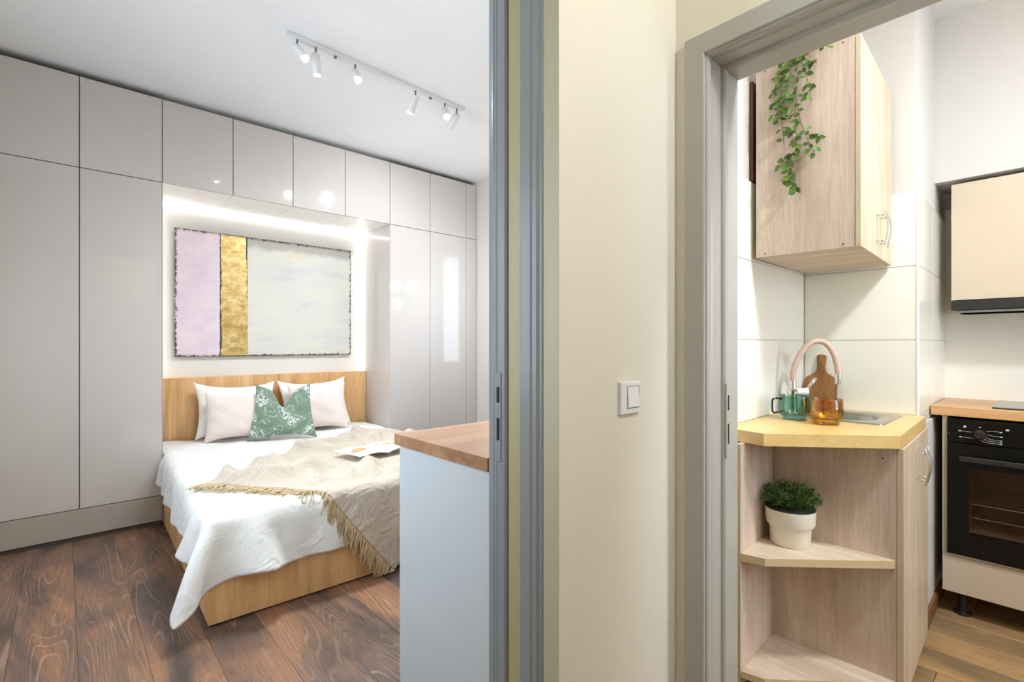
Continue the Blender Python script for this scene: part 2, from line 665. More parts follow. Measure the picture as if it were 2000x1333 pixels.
for i in range(0, 13):
    x0 = 1.545 + i * 0.164
    off = (i * 0.47) % 1.2
    for k in range(-2, 3):
        y0c, y1c = max(-1.6, -1.6 + off + k * 1.2), min(0.85, -1.6 + off + (k + 1) * 1.2)
        if y1c - y0c < 0.05:
            continue
        key = round(y1c - y0c, 3)
        if key not in kp:
            b = BOX(0, 0.164 - 0.0025, 0, y1c - y0c - 0.0015, -0.012, 0, bev=0.0012, seg=1)
            me = bpy.data.meshes.new('plank')
            b.to_mesh(me); b.free()
            me.materials.append(M['kfloor'])
            kp[key] = me
        obj('plank', kp[key], None, kf, loc=(x0, y0c, 0))

# --- ceilings
struct('ceiling', BOX(-1.0, 3.3, 0.98, 4.75, H_BED, H_BED + 0.1), 'ceiling', 'smooth white bedroom ceiling')
struct('ceiling_hall', BOX(-1.5, 1.4, -1.6, 0.80, H_HALL, H_HALL + 0.1), 'ceil_k', 'hallway ceiling')
struct('ceiling_kitchen', BOX(1.5, 3.6, -1.6, 0.9, H_KIT, H_KIT + 0.1), 'ceil_k', 'kitchen ceiling')

# --- bedroom walls
LY0, LY1, LZ0, LZ1 = 1.35, 3.05, 0.85, 2.30
bm = bmesh.new()
box(bm, -0.95, -0.78, 0.9, LY0, 0, H_BED)
box(bm, -0.95, -0.78, LY1, 4.75, 0, H_BED)
box(bm, -0.95, -0.78, LY0, LY1, 0, LZ0)
box(bm, -0.95, -0.78, LY0, LY1, LZ1, H_BED)
struct('wall_left', bm, 'bed_wall', 'bedroom wall at the left end of the wardrobes')
wn = bmesh.new()
for a in ((LY0, LY0 + 0.06, LZ0, LZ1), (LY1 - 0.06, LY1, LZ0, LZ1), (LY0 + 0.06, LY1 - 0.06, LZ0, LZ0 + 0.06), (LY0 + 0.06, LY1 - 0.06, LZ1 - 0.06, LZ1), ((LY0 + LY1) / 2 - 0.03, (LY0 + LY1) / 2 + 0.03, LZ0 + 0.06, LZ1 - 0.06)):
    box(wn, -0.91, -0.85, *a)
win2 = struct('window_2', wn, 'white_plastic', 'bedroom window in the left wall with white frame')
obj('pane', BOX(-0.885, -0.875, LY0 + 0.05, (LY0 + LY1) / 2, LZ0 + 0.05, LZ1 - 0.05), 'pane', win2)
obj('pane', BOX(-0.885, -0.875, (LY0 + LY1) / 2, LY1 - 0.05, LZ0 + 0.05, LZ1 - 0.05), 'pane', win2)
struct('wall_back', BOX(-0.95, 3.3, 4.60, 4.75, 0, H_BED), 'bed_wall', 'bedroom wall behind the wardrobes')
# right wall with a window opening  y 2.2..3.69, z .95..2.25
bm = bmesh.new()
WY0, WY1, WZ0, WZ1 = 2.20, 3.69, 0.95, 2.25
box(bm, 3.16, 3.34, 0.9, WY0, 0, H_BED)
box(bm, 3.16, 3.34, WY1, 4.75, 0, H_BED)
box(bm, 3.16, 3.34, WY0, WY1, 0, WZ0)
box(bm, 3.16, 3.34, WY0, WY1, WZ1, H_BED)
struct('wall_right', bm, 'bed_wall', 'off white bedroom wall at the right end of the wardrobes')
wn = bmesh.new()
for a in ((WY0, WY0 + 0.06, WZ0, WZ1), (WY1 - 0.06, WY1, WZ0, WZ1), (WY0 + 0.06, WY1 - 0.06, WZ0, WZ0 + 0.06), (WY0 + 0.06, WY1 - 0.06, WZ1 - 0.06, WZ1),
          ((WY0 + WY1) / 2 - 0.03, (WY0 + WY1) / 2 + 0.03, WZ0 + 0.06, WZ1 - 0.06)):
    box(wn, 3.24, 3.30, *a)
win = struct('window_1', wn, 'white_plastic', 'bedroom window with white frame')
obj('pane', BOX(3.265, 3.275, WY0 + 0.05, (WY0 + WY1) / 2, WZ0 + 0.05, WZ1 - 0.05), 'pane', win)
obj('pane', BOX(3.265, 3.275, (WY0 + WY1) / 2, WY1 - 0.05, WZ0 + 0.05, WZ1 - 0.05), 'pane', win)
obj('window_sill', BOX(3.10, 3.24, WY0 - 0.05, WY1 + 0.05, WZ0 - 0.03, WZ0, bev=0.004), 'white_plastic', win)

# --- wall between hall and bedroom (hall face y=.76, bedroom face y=.995), opening x -.08..0.841, head 2.25
XJ = 0.841
bm = bmesh.new()
box(bm, XJ, 1.363, 0.76, 0.995, 0, H_HALL + 0.1)
struct('wall_middle', bm, 'cream', 'cream painted hallway wall with the light switch')
bm = bmesh.new()
box(bm, -1.5, -0.10, 0.76, 0.995, 0, H_HALL + 0.1)
box(bm, -0.10, XJ, 0.76, 0.995, 2.25, H_HALL + 0.1)
struct('wall_hall_left', bm, 'cream', 'cream hallway wall over and left of the bedroom doorway')
struct('wall_bedroom_near', BOX(1.363, 3.3, 0.86, 0.995, 0, H_BED), 'bed_wall', 'bedroom wall behind the dresser')

# --- wall between hall and kitchen (hall face x=1.363, kitchen face 1.548), opening y -.16..0.66, head 2.0
YO0, YO1, ZH = -0.165, 0.692, 2.060
bm = bmesh.new()
box(bm, 1.363, 1.535, YO1, 0.86, 0, H_HALL + 0.1)
box(bm, 1.363, 1.535, -1.6, YO0 - 0.02, 0, H_HALL + 0.1)
box(bm, 1.363, 1.535, YO0 - 0.02, YO1, ZH, H_HALL + 0.1)
struct('wall_kitchen_door', bm, 'cream', 'cream wall around the kitchen doorway')
struct('wall_hall_rear', BOX(-1.5, 1.535, -1.75, -1.6, 0, H_HALL + 0.1), 'cream', 'wall behind the camera')
KW0, KW1, KWZ0, KWZ1 = 1.80, 2.50, 0.90, 2.30
bm = bmesh.new()
box(bm, 1.535, KW0, -1.75, -1.6, 0, H_HALL)
box(bm, KW1, 3.6, -1.75, -1.6, 0, H_HALL)
box(bm, KW0, KW1, -1.75, -1.6, 0, KWZ0)
box(bm, KW0, KW1, -1.75, -1.6, KWZ1, H_HALL)
struct('wall_kitchen_window', bm, 'kwhite', 'kitchen window wall')
wn = bmesh.new()
for a in ((KW0, KW0 + 0.05, KWZ0, KWZ1), (KW1 - 0.05, KW1, KWZ0, KWZ1)):
    box(wn, a[0], a[1], -1.70, -1.65, a[2], a[3])
for a in ((KWZ0, KWZ0 + 0.05), (KWZ1 - 0.05, KWZ1)):
    box(wn, KW0 + 0.05, KW1 - 0.05, -1.70, -1.65, a[0], a[1])
win3 = struct('window_3', wn, 'white_plastic', 'kitchen window with white frame')
obj('pane', BOX(KW0 + 0.045, KW1 - 0.045, -1.68, -1.672, KWZ0 + 0.045, KWZ1 - 0.045), 'pane', win3)
struct('wall_hall_side', BOX(-1.65, -1.5, -1.75, 0.76, 0, H_HALL + 0.1), 'cream', 'end wall of the hallway')

# --- kitchen walls
KX, KY, CY, BX = 2.612, 0.790, 0.367, 3.40
struct('wall_kitchen_side', BOX(1.535, KX + 0.1, KY + 0.010, 0.90, 0, H_KIT), 'kwhite', 'white kitchen wall behind the sink counter')
bm = bmesh.new()
box(bm, KX + 0.010, BX + 0.2, CY + 0.010, 0.90, 0, H_KIT)
box(bm, KX + 0.001, BX, CY - 0.011, CY + 0.012, 0, 0.868)
struct('wall_column', bm, 'kwhite', 'white wall column between sink and oven')
struct('wall_kitchen_back', BOX(BX, BX + 0.2, -1.6, 0.5, 0, H_KIT), 'kwhite', 'kitchen wall behind the oven counter')
struct('wall_bulkhead', BOX(3.13, BX, -1.6, CY + 0.010, 1.985, H_KIT), 'kwhite', 'white bulkhead above the hood cupboard')

# tiles: 30 cm courses; each tile its own piece
rows = [(0.905 + 0.002, 1.2185), (1.2215, 1.5285), (1.5315, 1.840)]
t1 = struct('wall_tiling_sink', BOX(1.60, KX + 0.01, KY + 0.004, KY + 0.0105, 0.6, 1.838), 'grout', 'cream tiled wall behind the sink')
for z0, z1 in [(0.60, 0.902)] + rows:
    for x0, x1 in ((1.60, 2.008), (2.010, 2.604)):
        obj('tile', BOX(x0, x1, KY, KY + 0.006, z0, z1, bev=0.0012, seg=1), 'tile', t1)
t2 = struct('wall_tiling_end', BOX(KX + 0.004, KX + 0.0105, CY + 0.004, KY + 0.004, 0.6, 1.838), 'grout', 'cream tiled end wall beside the sink')
for z0, z1 in [(0.60, 0.902)] + rows:
    obj('tile', BOX(KX, KX + 0.006, CY + 0.006, KY - 0.001, z0, z1, bev=0.0012, seg=1), 'tile', t2)
t3 = struct('wall_tiling_column', BOX(KX + 0.004, BX, CY + 0.004, CY + 0.0105, 0.85, 1.838), 'grout', 'cream tiles on the column face')
for z0, z1 in [(0.870, 0.905)] + rows:
    for x0, x1 in ((KX + 0.006, 2.978), (2.981, BX)):
        obj('tile', BOX(x0, x1, CY, CY + 0.006, z0, z1, bev=0.0012, seg=1), 'tile', t3)
struct('trim_3', BOX(KX - 0.003, KX + 0.008, CY - 0.003, CY + 0.008, 0.87, 1.842, bev=0.0045, seg=3), 'tile_trim', 'white corner profile on the tiled column')
# backsplash behind the hob
t4 = struct('wall_tiling_hob', BOX(BX - 0.006, BX + 0.001, -1.2, CY, 0.6, 1.9), 'tile', 'cream splashback behind the hob')
struct('baseboard_kitchen', BOX(KX - 0.004, BX, CY - 0.023, CY - 0.011, 0, 0.068, bev=0.003), 'skirting', 'brown wooden skirting at the foot of the column')

# --- kitchen door frame : profiled jamb, casing, head
tr1 = struct('trim_1', BOX(1.3635, 1.534, YO1 - 0.001, YO1 + 0.001, 0, ZH), 'grey_frame', 'grey painted door frame of the kitchen doorway')
# profile in (x, y): from the casing's outer edge on the hall wall into the opening
prof = [(1.363, 0.724), (1.350, 0.724), (1.348, 0.722), (1.348, 0.668), (1.350, 0.665), (1.356, 0.665), (1.358, 0.660), (1.364, 0.657), (1.374, 0.657),
        (1.380, 0.661), (1.384, 0.6655), (1.392, 0.6655), (1.400, 0.662), (1.448, 0.662), (1.450, 0.655), (1.454, 0.650), (1.462, 0.648), (1.470, 0.650), (1.476, 0.656),
        (1.552, 0.656), (1.554, 0.658), (1.554, 0.715), (1.535, 0.717), (1.535, 0.692), (1.363, 0.692)]
ZI, YI0, YI1 = 2.028, -0.150, 0.660


def sweep(a, b):
    bm = bmesh.new()
    A = [bm.verts.new(p) for p in a]
    B = [bm.verts.new(p) for p in b]
    n_ = len(A)
    for i in range(n_):
        bm.faces.new((A[i], A[(i + 1) % n_], B[(i + 1) % n_], B[i]))
    bmesh.ops.recalc_face_normals(bm, faces=bm.faces[:])
    return bm


obj('jamb', sweep([(x, y, 0) for x, y in prof], [(x, y, ZI + y - YI1) for x, y in prof]), 'grey_frame', tr1)
obj('head', sweep([(x, y, ZI + y - YI1) for x, y in prof], [(x, YI0 - (y - YI1), ZI + y - YI1) for x, y in prof]), 'grey_frame', tr1)
obj('jamb', sweep([(x, YI0 - (y - YI1), 0) for x, y in prof], [(x, YI0 - (y - YI1), ZI + y - YI1) for x, y in prof]), 'grey_frame', tr1)
# strike plate on the kitchen jamb stop
sp = obj('strike_plate', BOX(1.452, 1.474, 0.6455, 0.650, 0.865, 1.085, bev=0.0015, seg=1), 'grey_frame', tr1)
obj('slot', BOX(1.459, 1.468, 0.6450, 0.6478, 0.905, 0.965), 'dark_slot', sp)
obj('slot', BOX(1.459, 1.468, 0.6450, 0.6478, 1.005, 1.050), 'dark_slot', sp)

# --- bedroom door frame (right jamb seen from the hall)
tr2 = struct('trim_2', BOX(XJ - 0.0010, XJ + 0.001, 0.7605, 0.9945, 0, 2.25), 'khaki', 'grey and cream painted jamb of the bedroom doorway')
jp = [(XJ, 0.808), (XJ - 0.004, 0.810), (XJ - 0.006, 0.818), (XJ - 0.012, 0.822), (XJ - 0.012, 0.836), (XJ - 0.016, 0.840), (XJ - 0.016, 0.872), (XJ - 0.014, 0.876), (XJ, 0.877)]
obj('moulding', prism(jp, 0, 2.25, 'Z'), 'grey_frame_b', tr2)
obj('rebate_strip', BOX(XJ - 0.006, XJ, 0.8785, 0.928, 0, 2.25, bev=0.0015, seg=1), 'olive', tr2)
jp = [(XJ, 0.928), (XJ - 0.010, 0.929), (XJ - 0.014, 0.934), (XJ - 0.014, 0.960), (XJ - 0.016, 0.964), (XJ - 0.014, 0.970), (XJ - 0.016, 0.976), (XJ - 0.014, 0.984), (XJ - 0.012, 0.996), (XJ - 0.004, 1.000), (XJ, 1.000)]
obj('jamb', prism(jp, 0, 2.25, 'Z'), 'grey_frame_b', tr2)
sp = obj('strike_plate', BOX(XJ - 0.0165, XJ - 0.012, 0.9445, 0.9665, 0.900, 1.130, bev=0.001, seg=1), 'grey_frame_b', tr2)
obj('slot', BOX(XJ - 0.0171, XJ - 0.0150, 0.9495, 0.9600, 0.955, 1.012), 'dark_slot', sp)
obj('slot', BOX(XJ - 0.0171, XJ - 0.0150, 0.9495, 0.9605, 1.052, 1.092), 'dark_slot', sp)
obj('head', BOX(-0.10, XJ, 0.80, 1.0, 2.235, 2.25), 'grey_frame_b', tr2)

# ================================================================== HALL
sw = thing('light_switch', 'white square light switch on the cream hallway wall', 'switch', (1.115, 0.7595, 1.061))
obj('plate', BOX(-0.0455, 0.0455, -0.010, 0, -0.044, 0.041, bev=0.003), 'white_plastic', sw)
rk = bmesh.new()
box(rk, -0.018, 0.034, -0.0155, -0.009, -0.027, 0.027)
for v in rk.verts:
    if v.co.y < -0.012:
        v.co.y += 0.004 * (v.co.z > 0) + 0.001
bmesh.ops.bevel(rk, geom=rk.edges[:], offset=0.0012, segments=2, affect='EDGES')
obj('rocker', rk, 'white_plastic', sw)
obj('rim', tube([(-0.020, -0.0102, -0.029), (0.036, -0.0102, -0.029), (0.036, -0.0102, 0.029), (-0.020, -0.0102, 0.029)], 0.0008, 6, closed=True), 'carcass', sw)

hl = thing('hall_ceiling_lamp', 'round flush ceiling lamp in the hallway', 'lamp', (0.95, -0.66, H_HALL))
obj('base', lathe([(0, 0), (0.16, 0), (0.16, -0.02), (0, -0.02)], 32), 'white_metal', hl)
obj('shade', lathe([(0.15, -0.02), (0.15, -0.05), (0.10, -0.08), (0, -0.09)], 32), 'hall_glow', hl, smooth=True)
lamp('hall_light', 'POINT', (0, 0, -0.22), P_HALL, (0.88, 0.945, 1.0), 0.12, hl)

kl = thing('kitchen_ceiling_lamp', 'round flush ceiling lamp in the kitchen', 'lamp', (1.72, -0.45, H_KIT))
obj('base', lathe([(0, 0), (0.14, 0), (0.14, -0.02), (0, -0.02)], 32), 'white_metal', kl)
obj('shade', lathe([(0.13, -0.02), (0.13, -0.05), (0.09, -0.08), (0, -0.09)], 32), 'kitchen_glow', kl, smooth=True)
lamp('kitchen_light', 'AREA', (0, 0, -0.1), P_KITCH, (0.90, 0.955, 1.0), 0.26, kl)

# ================================================================== BEDROOM : wardrobes
YW = 4.000
ZT, ZM, ZB = 2.845, 2.286, 0.195
cols = [-0.775, -0.350, 0.075, 0.491, 0.913, 1.333, 1.755, 2.172, 2.596, 3.025, 3.155]
G = 0.0022
DT = 0.019


def door_slab(x0, x1, z0, z1):
    return BOX(x0 + G, x1 - G, YW, YW + DT, z0 + G, z1 - G, bev=0.0012, seg=1)


def board_shell(x0, x1, y0, y1, z0, z1, t=0.016, top=True, bottom=True):
    bm = bmesh.new()
    box(bm, x0, x0 + t, y0, y1, z0, z1)
    box(bm, x1 - t, x1, y0, y1, z0, z1)
    box(bm, x0 + t, x1 - t, y1 - 0.01, y1, z0, z1)
    box(bm, x0 + t, x1 - t, y0, y1 - 0.01, z0, z0 + t)
    box(bm, x0 + t, x1 - t, y0, y1 - 0.01, z1 - t, z1)
    return bm


up_lab = ['gloss greige top cupboard in the corner by the left window wall', 'gloss greige top cupboard above the tall door at the photo left edge',
          'gloss greige top cupboard above the tall door left of the bed', 'gloss greige bridging cupboard over the pink end of the painting',
          'gloss greige bridging cupboard over the painting, second from its pink end', 'gloss greige bridging cupboard over the painting, third from its pink end',
          'gloss greige bridging cupboard at the right end above the bed niche', 'gloss greige top cupboard above the first tall door right of the niche',
          'gloss greige top cupboard above the tall door with the window reflection', 'narrow greige filler cupboard under the ceiling at the right wall']
for k in range(10):
    x0, x1 = cols[k], cols[k + 1]
    t = thing('upper_cupboard', up_lab[k], 'cupboard', (x0, YW, ZM), 0, 'top row of gloss wardrobe cupboards')
    obj('carcass', board_shell(x0 + 0.001, x1 - 0.001, YW + DT + 0.003, 4.545 if 3 <= k <= 6 else 4.595, ZM + 0.001, ZT), 'niche' if 3 <= k <= 6 else 'carcass', t, world=True)
    obj('door', door_slab(x0, x1, ZM, ZT), 'gloss', t, world=True)
tall_lab = {0: 'tall gloss greige wardrobe in the corner by the left window wall', 1: 'tall gloss greige wardrobe door at the photo left edge', 2: 'tall gloss greige wardrobe directly left of the bed',
            7: 'tall gloss wardrobe right of the niche, reflecting three round lamps', 8: 'tall gloss wardrobe with a blue window reflection', 9: 'narrow tall filler wardrobe panel at the right wall'}
for k, lab in tall_lab.items():
    x0, x1 = cols[k], cols[k + 1]
    t = thing('wardrobe', lab, 'wardrobe', (x0, YW, 0), 0, 'tall gloss wardrobes')
    sh = board_shell(x0 + 0.001, x1 - 0.001, YW + DT + 0.003, 4.595, 0.06, ZM - 0.002)
    obj('carcass', sh, 'carcass', t, world=True)
    z0 = ZB if k < 3 else 0.10
    obj('door', door_slab(x0, x1, z0, ZM), 'gloss', t, world=True)
    if k == 7:
        obj('side_panel', BOX(x0 - 0.003, x0 + 0.0005, YW + 0.001, 4.594, 0.02, ZM, bev=0.0006, seg=1), 'gloss', t, world=True)
    if k == 2:
        obj('side_panel', BOX(x1 - 0.0005, x1 + 0.003, YW + 0.001, 4.594, 0.02, ZM, bev=0.0006, seg=1), 'gloss', t, world=True)
pn = thing('wardrobe_plinth', 'long greige plinth panel under the left wardrobe doors', 'plinth', (-0.775, YW, 0))
obj('front_panel', BOX(-0.775, 0.488, YW, YW + 0.018, 0.030, ZB - G, bev=0.001, seg=1), 'plinth', pn, world=True)
obj('kick_board', BOX(-0.775, 0.488, YW + 0.022, YW + 0.04, 0.0, 0.055), 'carcass', pn, world=True)
pn = thing('wardrobe_plinth', 'low plinth panel under the wardrobes right of the bed', 'plinth', (2.175, YW, 0))
obj('front_panel', BOX(2.175, 3.155, YW + 0.012, YW + 0.03, 0.0, 0.098), 'plinth', pn, world=True)

# niche back panel, led strips, painting
NB = 4.55
struct('wall_niche', BOX(0.494, 2.169, NB, NB + 0.02, 0.0, ZM + 0.0), 'niche', 'white back panel of the lit bed niche')
for nm, lab, b in (('led_strip', 'glowing led strip along the top of the bed niche', (0.50, 2.165, NB - 0.010, NB - 0.002, ZM - 0.012, ZM - 0.004)),
                   ('led_strip', 'vertical glowing led strip in the left corner of the niche', (0.498, 0.505, NB - 0.012, NB - 0.003, 0.95, ZM - 0.014)),
                   ('led_strip', 'vertical glowing led strip in the right corner of the niche', (2.155, 2.162, NB - 0.012, NB - 0.003, 0.95, ZM - 0.014))):
    tag(obj(nm, BOX(*b), 'led'), lab, 'led strip', 'led strips around the bed niche')

PX0, PX1, PZ0, PZ1 = 0.632, 2.036, 1.108, 2.100
pt = thing('painting', 'wide abstract painting with blush, gold and pale grey fields', 'painting', ((PX0 + PX1) / 2, NB, PZ0))
obj('canvas', BOX(PX0, PX1, NB - 0.035, NB - 0.006, PZ0, PZ1, bev=0.002, seg=1), 'paint', pt, world=True)
obj('stretcher_frame', BOX(PX0 + 0.03, PX1 - 0.03, NB - 0.007, NB - 0.0005, PZ0 + 0.03, PZ1 - 0.03), 'carcass', pt, world=True)
gx0, gx1 = PX0 + 0.222 * (PX1 - PX0), PX0 + 0.354 * (PX1 - PX0)
rg = random.Random(3)
nz = 90
L_, R_ = [], []
jl = jr = 0
for k in range(nz + 1):
    z = PZ0 + 0.006 + (PZ1 - PZ0 - 0.012) * k / nz
    jl = jl * 0.6 + rg.uniform(-0.004, 0.004)
    jr = jr * 0.6 + rg.uniform(-0.004, 0.004)
    sl = 0.012 * (1 - k / nz)
    L_.append((gx0 + jl + 0.003 * math.sin(k * 0.13), z))
    R_.append((gx1 + jr + sl + 0.003 * math.sin(k * 0.2 + 1), z))
gb = bmesh.new()
gl_, gr_ = [], []
for (a, z), (b_, z2) in zip(L_, R_):
    gl_.append([gb.verts.new((a, NB - 0.036, z)), gb.verts.new((a, NB - 0.0345, z))])
    gr_.append([gb.verts.new((b_, NB - 0.036, z)), gb.verts.new((b_, NB - 0.0345, z))])
for k in range(nz):
    gb.faces.new((gl_[k][0], gr_[k][0], gr_[k + 1][0], gl_[k + 1][0]))
    gb.faces.new((gl_[k][1], gl_[k][0], gl_[k + 1][0], gl_[k + 1][1]))
    gb.faces.new((gr_[k][0], gr_[k][1], gr_[k + 1][1], gr_[k + 1][0]))
bmesh.ops.recalc_face_normals(gb, faces=gb.faces[:])
tag(obj('gold_band', gb, 'gold', pt, world=True), 'vertical band of gold leaf')

# ================================================================== BED
BX0, BX1, BY0, BY1 = 0.499, 2.137, 2.400, 4.545
HBY = 4.470
BROT = math.radians(-1.6)
PIV = (0.499, 4.0)
TURN = Matrix.Translation((PIV[0], PIV[1], 0)) @ Matrix.Rotation(BROT, 4, 'Z') @ Matrix.Translation((-PIV[0], -PIV[1], 0))


def turned(bm):
    bm.transform(TURN)
    return bm


def turn_np(P, s=1):
    c, k = math.cos(BROT * s), math.sin(BROT * s)
    Q = P.copy()
    Q[..., 0] = PIV[0] + c * (P[..., 0] - PIV[0]) - k * (P[..., 1] - PIV[1])
    Q[..., 1] = PIV[1] + k * (P[..., 0] - PIV[0]) + c * (P[..., 1] - PIV[1])
    return Q


bed = thing('bed', 'double bed with golden oak base and headboard in the lit niche', 'bed', ((BX0 + BX1) / 2, BY0, 0))
obj('headboard', BOX(0.497, 2.166, HBY, 4.5475, 0.03, 0.948, bev=0.002, seg=1), 'oak', bed, world=True)
obj('foot_panel', turned(BOX(BX0, BX1, BY0, BY0 + 0.022, 0.008, 0.315, bev=0.0012, seg=1)), 'oak', bed, world=True)
obj('side_panel', turned(BOX(BX0, BX0 + 0.022, BY0 + 0.022, HBY - 0.03, 0.008, 0.315, bev=0.0012, seg=1)), 'oak', bed, world=True)
obj('side_panel', turned(BOX(BX1 - 0.022, BX1, BY0 + 0.022, HBY - 0.03, 0.008, 0.315, bev=0.0012, seg=1)), 'oak', bed, world=True)
obj('slat_base', turned(BOX(BX0 + 0.022, BX1 - 0.022, BY0 + 0.022, HBY - 0.03, 0.20, 0.215)), 'carcass', bed, world=True)
MZ = 0.455
mt = tag(obj('mattress', turned(BOX(BX0 + 0.025, BX1 - 0.025, BY0 + 0.025, HBY - 0.03, 0.2155, MZ - 0.006, bev=0.03, seg=4)), 'mattress', smooth=True),
         'white mattress lying on the oak bed base under the duvet', 'mattress')


def cloth(P, nu, nv, du, dv, box_lo, box_hi, rad, steps, rng, bend=0.5, fr=0.55, g=0.0012, pin=None, floor=0.012, it=5):
    """position based cloth on an nu x nv grid dropped on a rounded box"""
    P = P.reshape(nu, nv, 3).copy()
    V = np.zeros_like(P)
    lo, hi = np.array(box_lo) + rad, np.array(box_hi) - rad
    dd = math.hypot(du, dv)

    def con(a, b, L, k, nocomp=False):
        d = b - a
        l = np.sqrt((d * d).sum(-1, keepdims=True)) + 1e-9
        s = (l - L) / l * 0.5 * k
        if nocomp:
            s = np.maximum(s, -0.04)
        a += d * s
        b -= d * s

    def pairs():
        for o in (0, 1):
            con(P[o:-1:2][:(P[o + 1::2].shape[0])], P[o + 1::2], du, 1.0)
            con(P[:, o:-1:2][:, :(P[:, o + 1::2].shape[1])], P[:, o + 1::2], dv, 1.0)
        for o in (0, 1):
            A, B = P[o:-1:2, :-1], P[o + 1::2, 1:]
            n = min(len(A), len(B)); con(A[:n], B[:n], dd, 0.35)
            A, B = P[o:-1:2, 1:], P[o + 1::2, :-1]
            n = min(len(A), len(B)); con(A[:n], B[:n], dd, 0.35)
        for st in (2, 4):
            for o in range(st):
                A = P[o::2 * st]; 
            A, B = P[:-st].copy(), P[st:].copy()
            d = B - A
            l = np.sqrt((d * d).sum(-1, keepdims=True)) + 1e-9
            s = np.minimum((l - st * du) / l, 0) * bend * 0.16
            P[:-st] += d * s
            P[st:] -= d * s
            A, B = P[:, :-st].copy(), P[:, st:].copy()
            d = B - A
            l = np.sqrt((d * d).sum(-1, keepdims=True)) + 1e-9
            s = np.minimum((l - st * dv) / l, 0) * bend * 0.16
            P[:, :-st] += d * s
            P[:, st:] -= d * s

    for s in range(steps):
        old = P.copy()
        V *= 0.985
        V[..., 2] -= g
        P += V
        for _ in range(it):
            pairs()
            q = np.clip(P, lo, hi)
            d = P - q
            l = np.sqrt((d * d).sum(-1))
            inside = l < rad
            # points fully within the core: push up
            core = l < 1e-7
            nrm = d / (l[..., None] + 1e-9)
            nrm[core] = (0, 0, 1)
            tgt = q + nrm * rad
            tgt[core] = P[core]
            tgt[..., 2][core] = hi[2] + rad
            P[inside] = tgt[inside]
            P[..., 2] = np.maximum(P[..., 2], floor)
            if pin is not None:
                P[pin[0]] = pin[1]
        mv = P - old
        touch = inside | (P[..., 2] <= floor + 1e-4)
        mv[touch] *= (1 - fr)
        sp = np.sqrt((mv * mv).sum(-1, keepdims=True))
        mv *= np.minimum(1.0, 0.03 / (sp + 1e-9))
        V = mv
    return P


def grid_mesh(P, name, mat, thick, parent=None, offset=-1.0, sub=1):
    nu, nv, _ = P.shape
    idx = np.arange(nu * nv).reshape(nu, nv)
    f = np.stack([idx[:-1, :-1], idx[1:, :-1], idx[1:, 1:], idx[:-1, 1:]], -1).reshape(-1, 4)
    me = bpy.data.meshes.new(name)
    me.from_pydata(P.reshape(-1, 3).tolist(), [], f.tolist())
    me.polygons.foreach_set('use_smooth', [True] * len(me.polygons))
    me.materials.append(M[mat])
    o = bpy.data.objects.new(name, me)
    COL.objects.link(o)
    sm = o.modifiers.new('relax', 'SMOOTH')
    sm.factor = 0.5
    sm.iterations = 1
    sb = o.modifiers.new('subdivision', 'SUBSURF')
    sb.levels = sb.render_levels = sub
    so = o.modifiers.new('thickness', 'SOLIDIFY')
    so.thickness = thick
    so.offset = offset
    if parent:
        o.parent = parent
    return o


rng = np.random.default_rng(5)
# duvet: slightly turned sheet, left overhang growing to the foot, long foot overhang
du = 0.022
LU, LV = 2.02, 2.33
nu, nv = int(LU / du) + 1, int(LV / du) + 1
uu, vv_ = np.meshgrid(np.arange(nu) * du, np.arange(nv) * du, indexing='ij')
ang = math.radians(-2.5)
ox, oy = 0.245, 2.150
X = ox + uu * math.cos(ang) - vv_ * math.sin(ang)
Y = oy + uu * math.sin(ang) * 0.35 + vv_ * math.cos(ang)
TOPZ = MZ + 0.016
Z = TOPZ + 0.002 + rng.normal(0, 0.001, X.shape)
puff = 0.007 * np.sin(X * 7 + 2 * np.sin(Y * 3)) * np.sin(Y * 5 + X * 2) + 0.004 * np.sin(X * 17 - Y * 13)
X = 1.0 + (X - 1.0) * 0.972
Y = 3.0 + (Y - 3.0) * 0.985
P0 = np.stack([X, np.minimum(Y, HBY - 0.012), Z], -1)
pin = (X > BX0 + 0.10) & (Y > BY0 + 0.10) & (X < BX1 - 0.08)
P = cloth(P0, nu, nv, du, du, (BX0 - 0.018, BY0 - 0.018, 0.0), (BX1 + 0.006, HBY + 0.3, TOPZ), 0.040, 150, rng, bend=0.9, fr=0.6, it=9, pin=(pin, P0[pin]), g=0.0010)
P[..., 2] += np.where(P[..., 2] > TOPZ - 0.01, np.maximum(puff, -0.003), 0)
P[..., 1] = np.minimum(P[..., 1], HBY - 0.008)
# soft hanging folds on the overhang
drop = np.clip((TOPZ - 0.03 - P[..., 2]) / 0.25, 0, 1)
wf = np.clip((P[..., 0] - (BX0 + 0.10)) / 0.15, 0, 1) * np.clip((1.02 - P[..., 0]) / 0.15, 0, 1) * (P[..., 1] < BY0 + 0.05)
wl = np.clip((P[..., 1] - (BY0 + 0.20)) / 0.15, 0, 1) * (P[..., 0] < BX0 + 0.05)
sx_ = P[..., 0] + 0.25 * P[..., 2]
P[..., 1] -= wf * drop * (0.012 * (1 + np.sin(sx_ * 17 + 0.6)) + 0.006 * (1 + np.sin(sx_ * 41 + 2)) + 0.022 * np.exp(-((sx_ - 0.80) / 0.055) ** 2))
sy_ = P[..., 1] - 0.3 * P[..., 2]
P[..., 0] -= wl * drop * (0.016 * (1 + np.sin(sy_ * 15)) + 0.008 * (1 + np.sin(sy_ * 37 + 1)))
P = turn_np(P)
P[..., 0] = np.minimum(P[..., 0], 2.158)
hid = P[..., 1] > 3.985
P[..., 0] = np.where(hid, np.maximum(P[..., 0], 0.503), P[..., 0])
P[..., 1] = np.where(P[..., 0] < 0.500, np.minimum(P[..., 1], 3.985), P[..., 1])
DUV = P
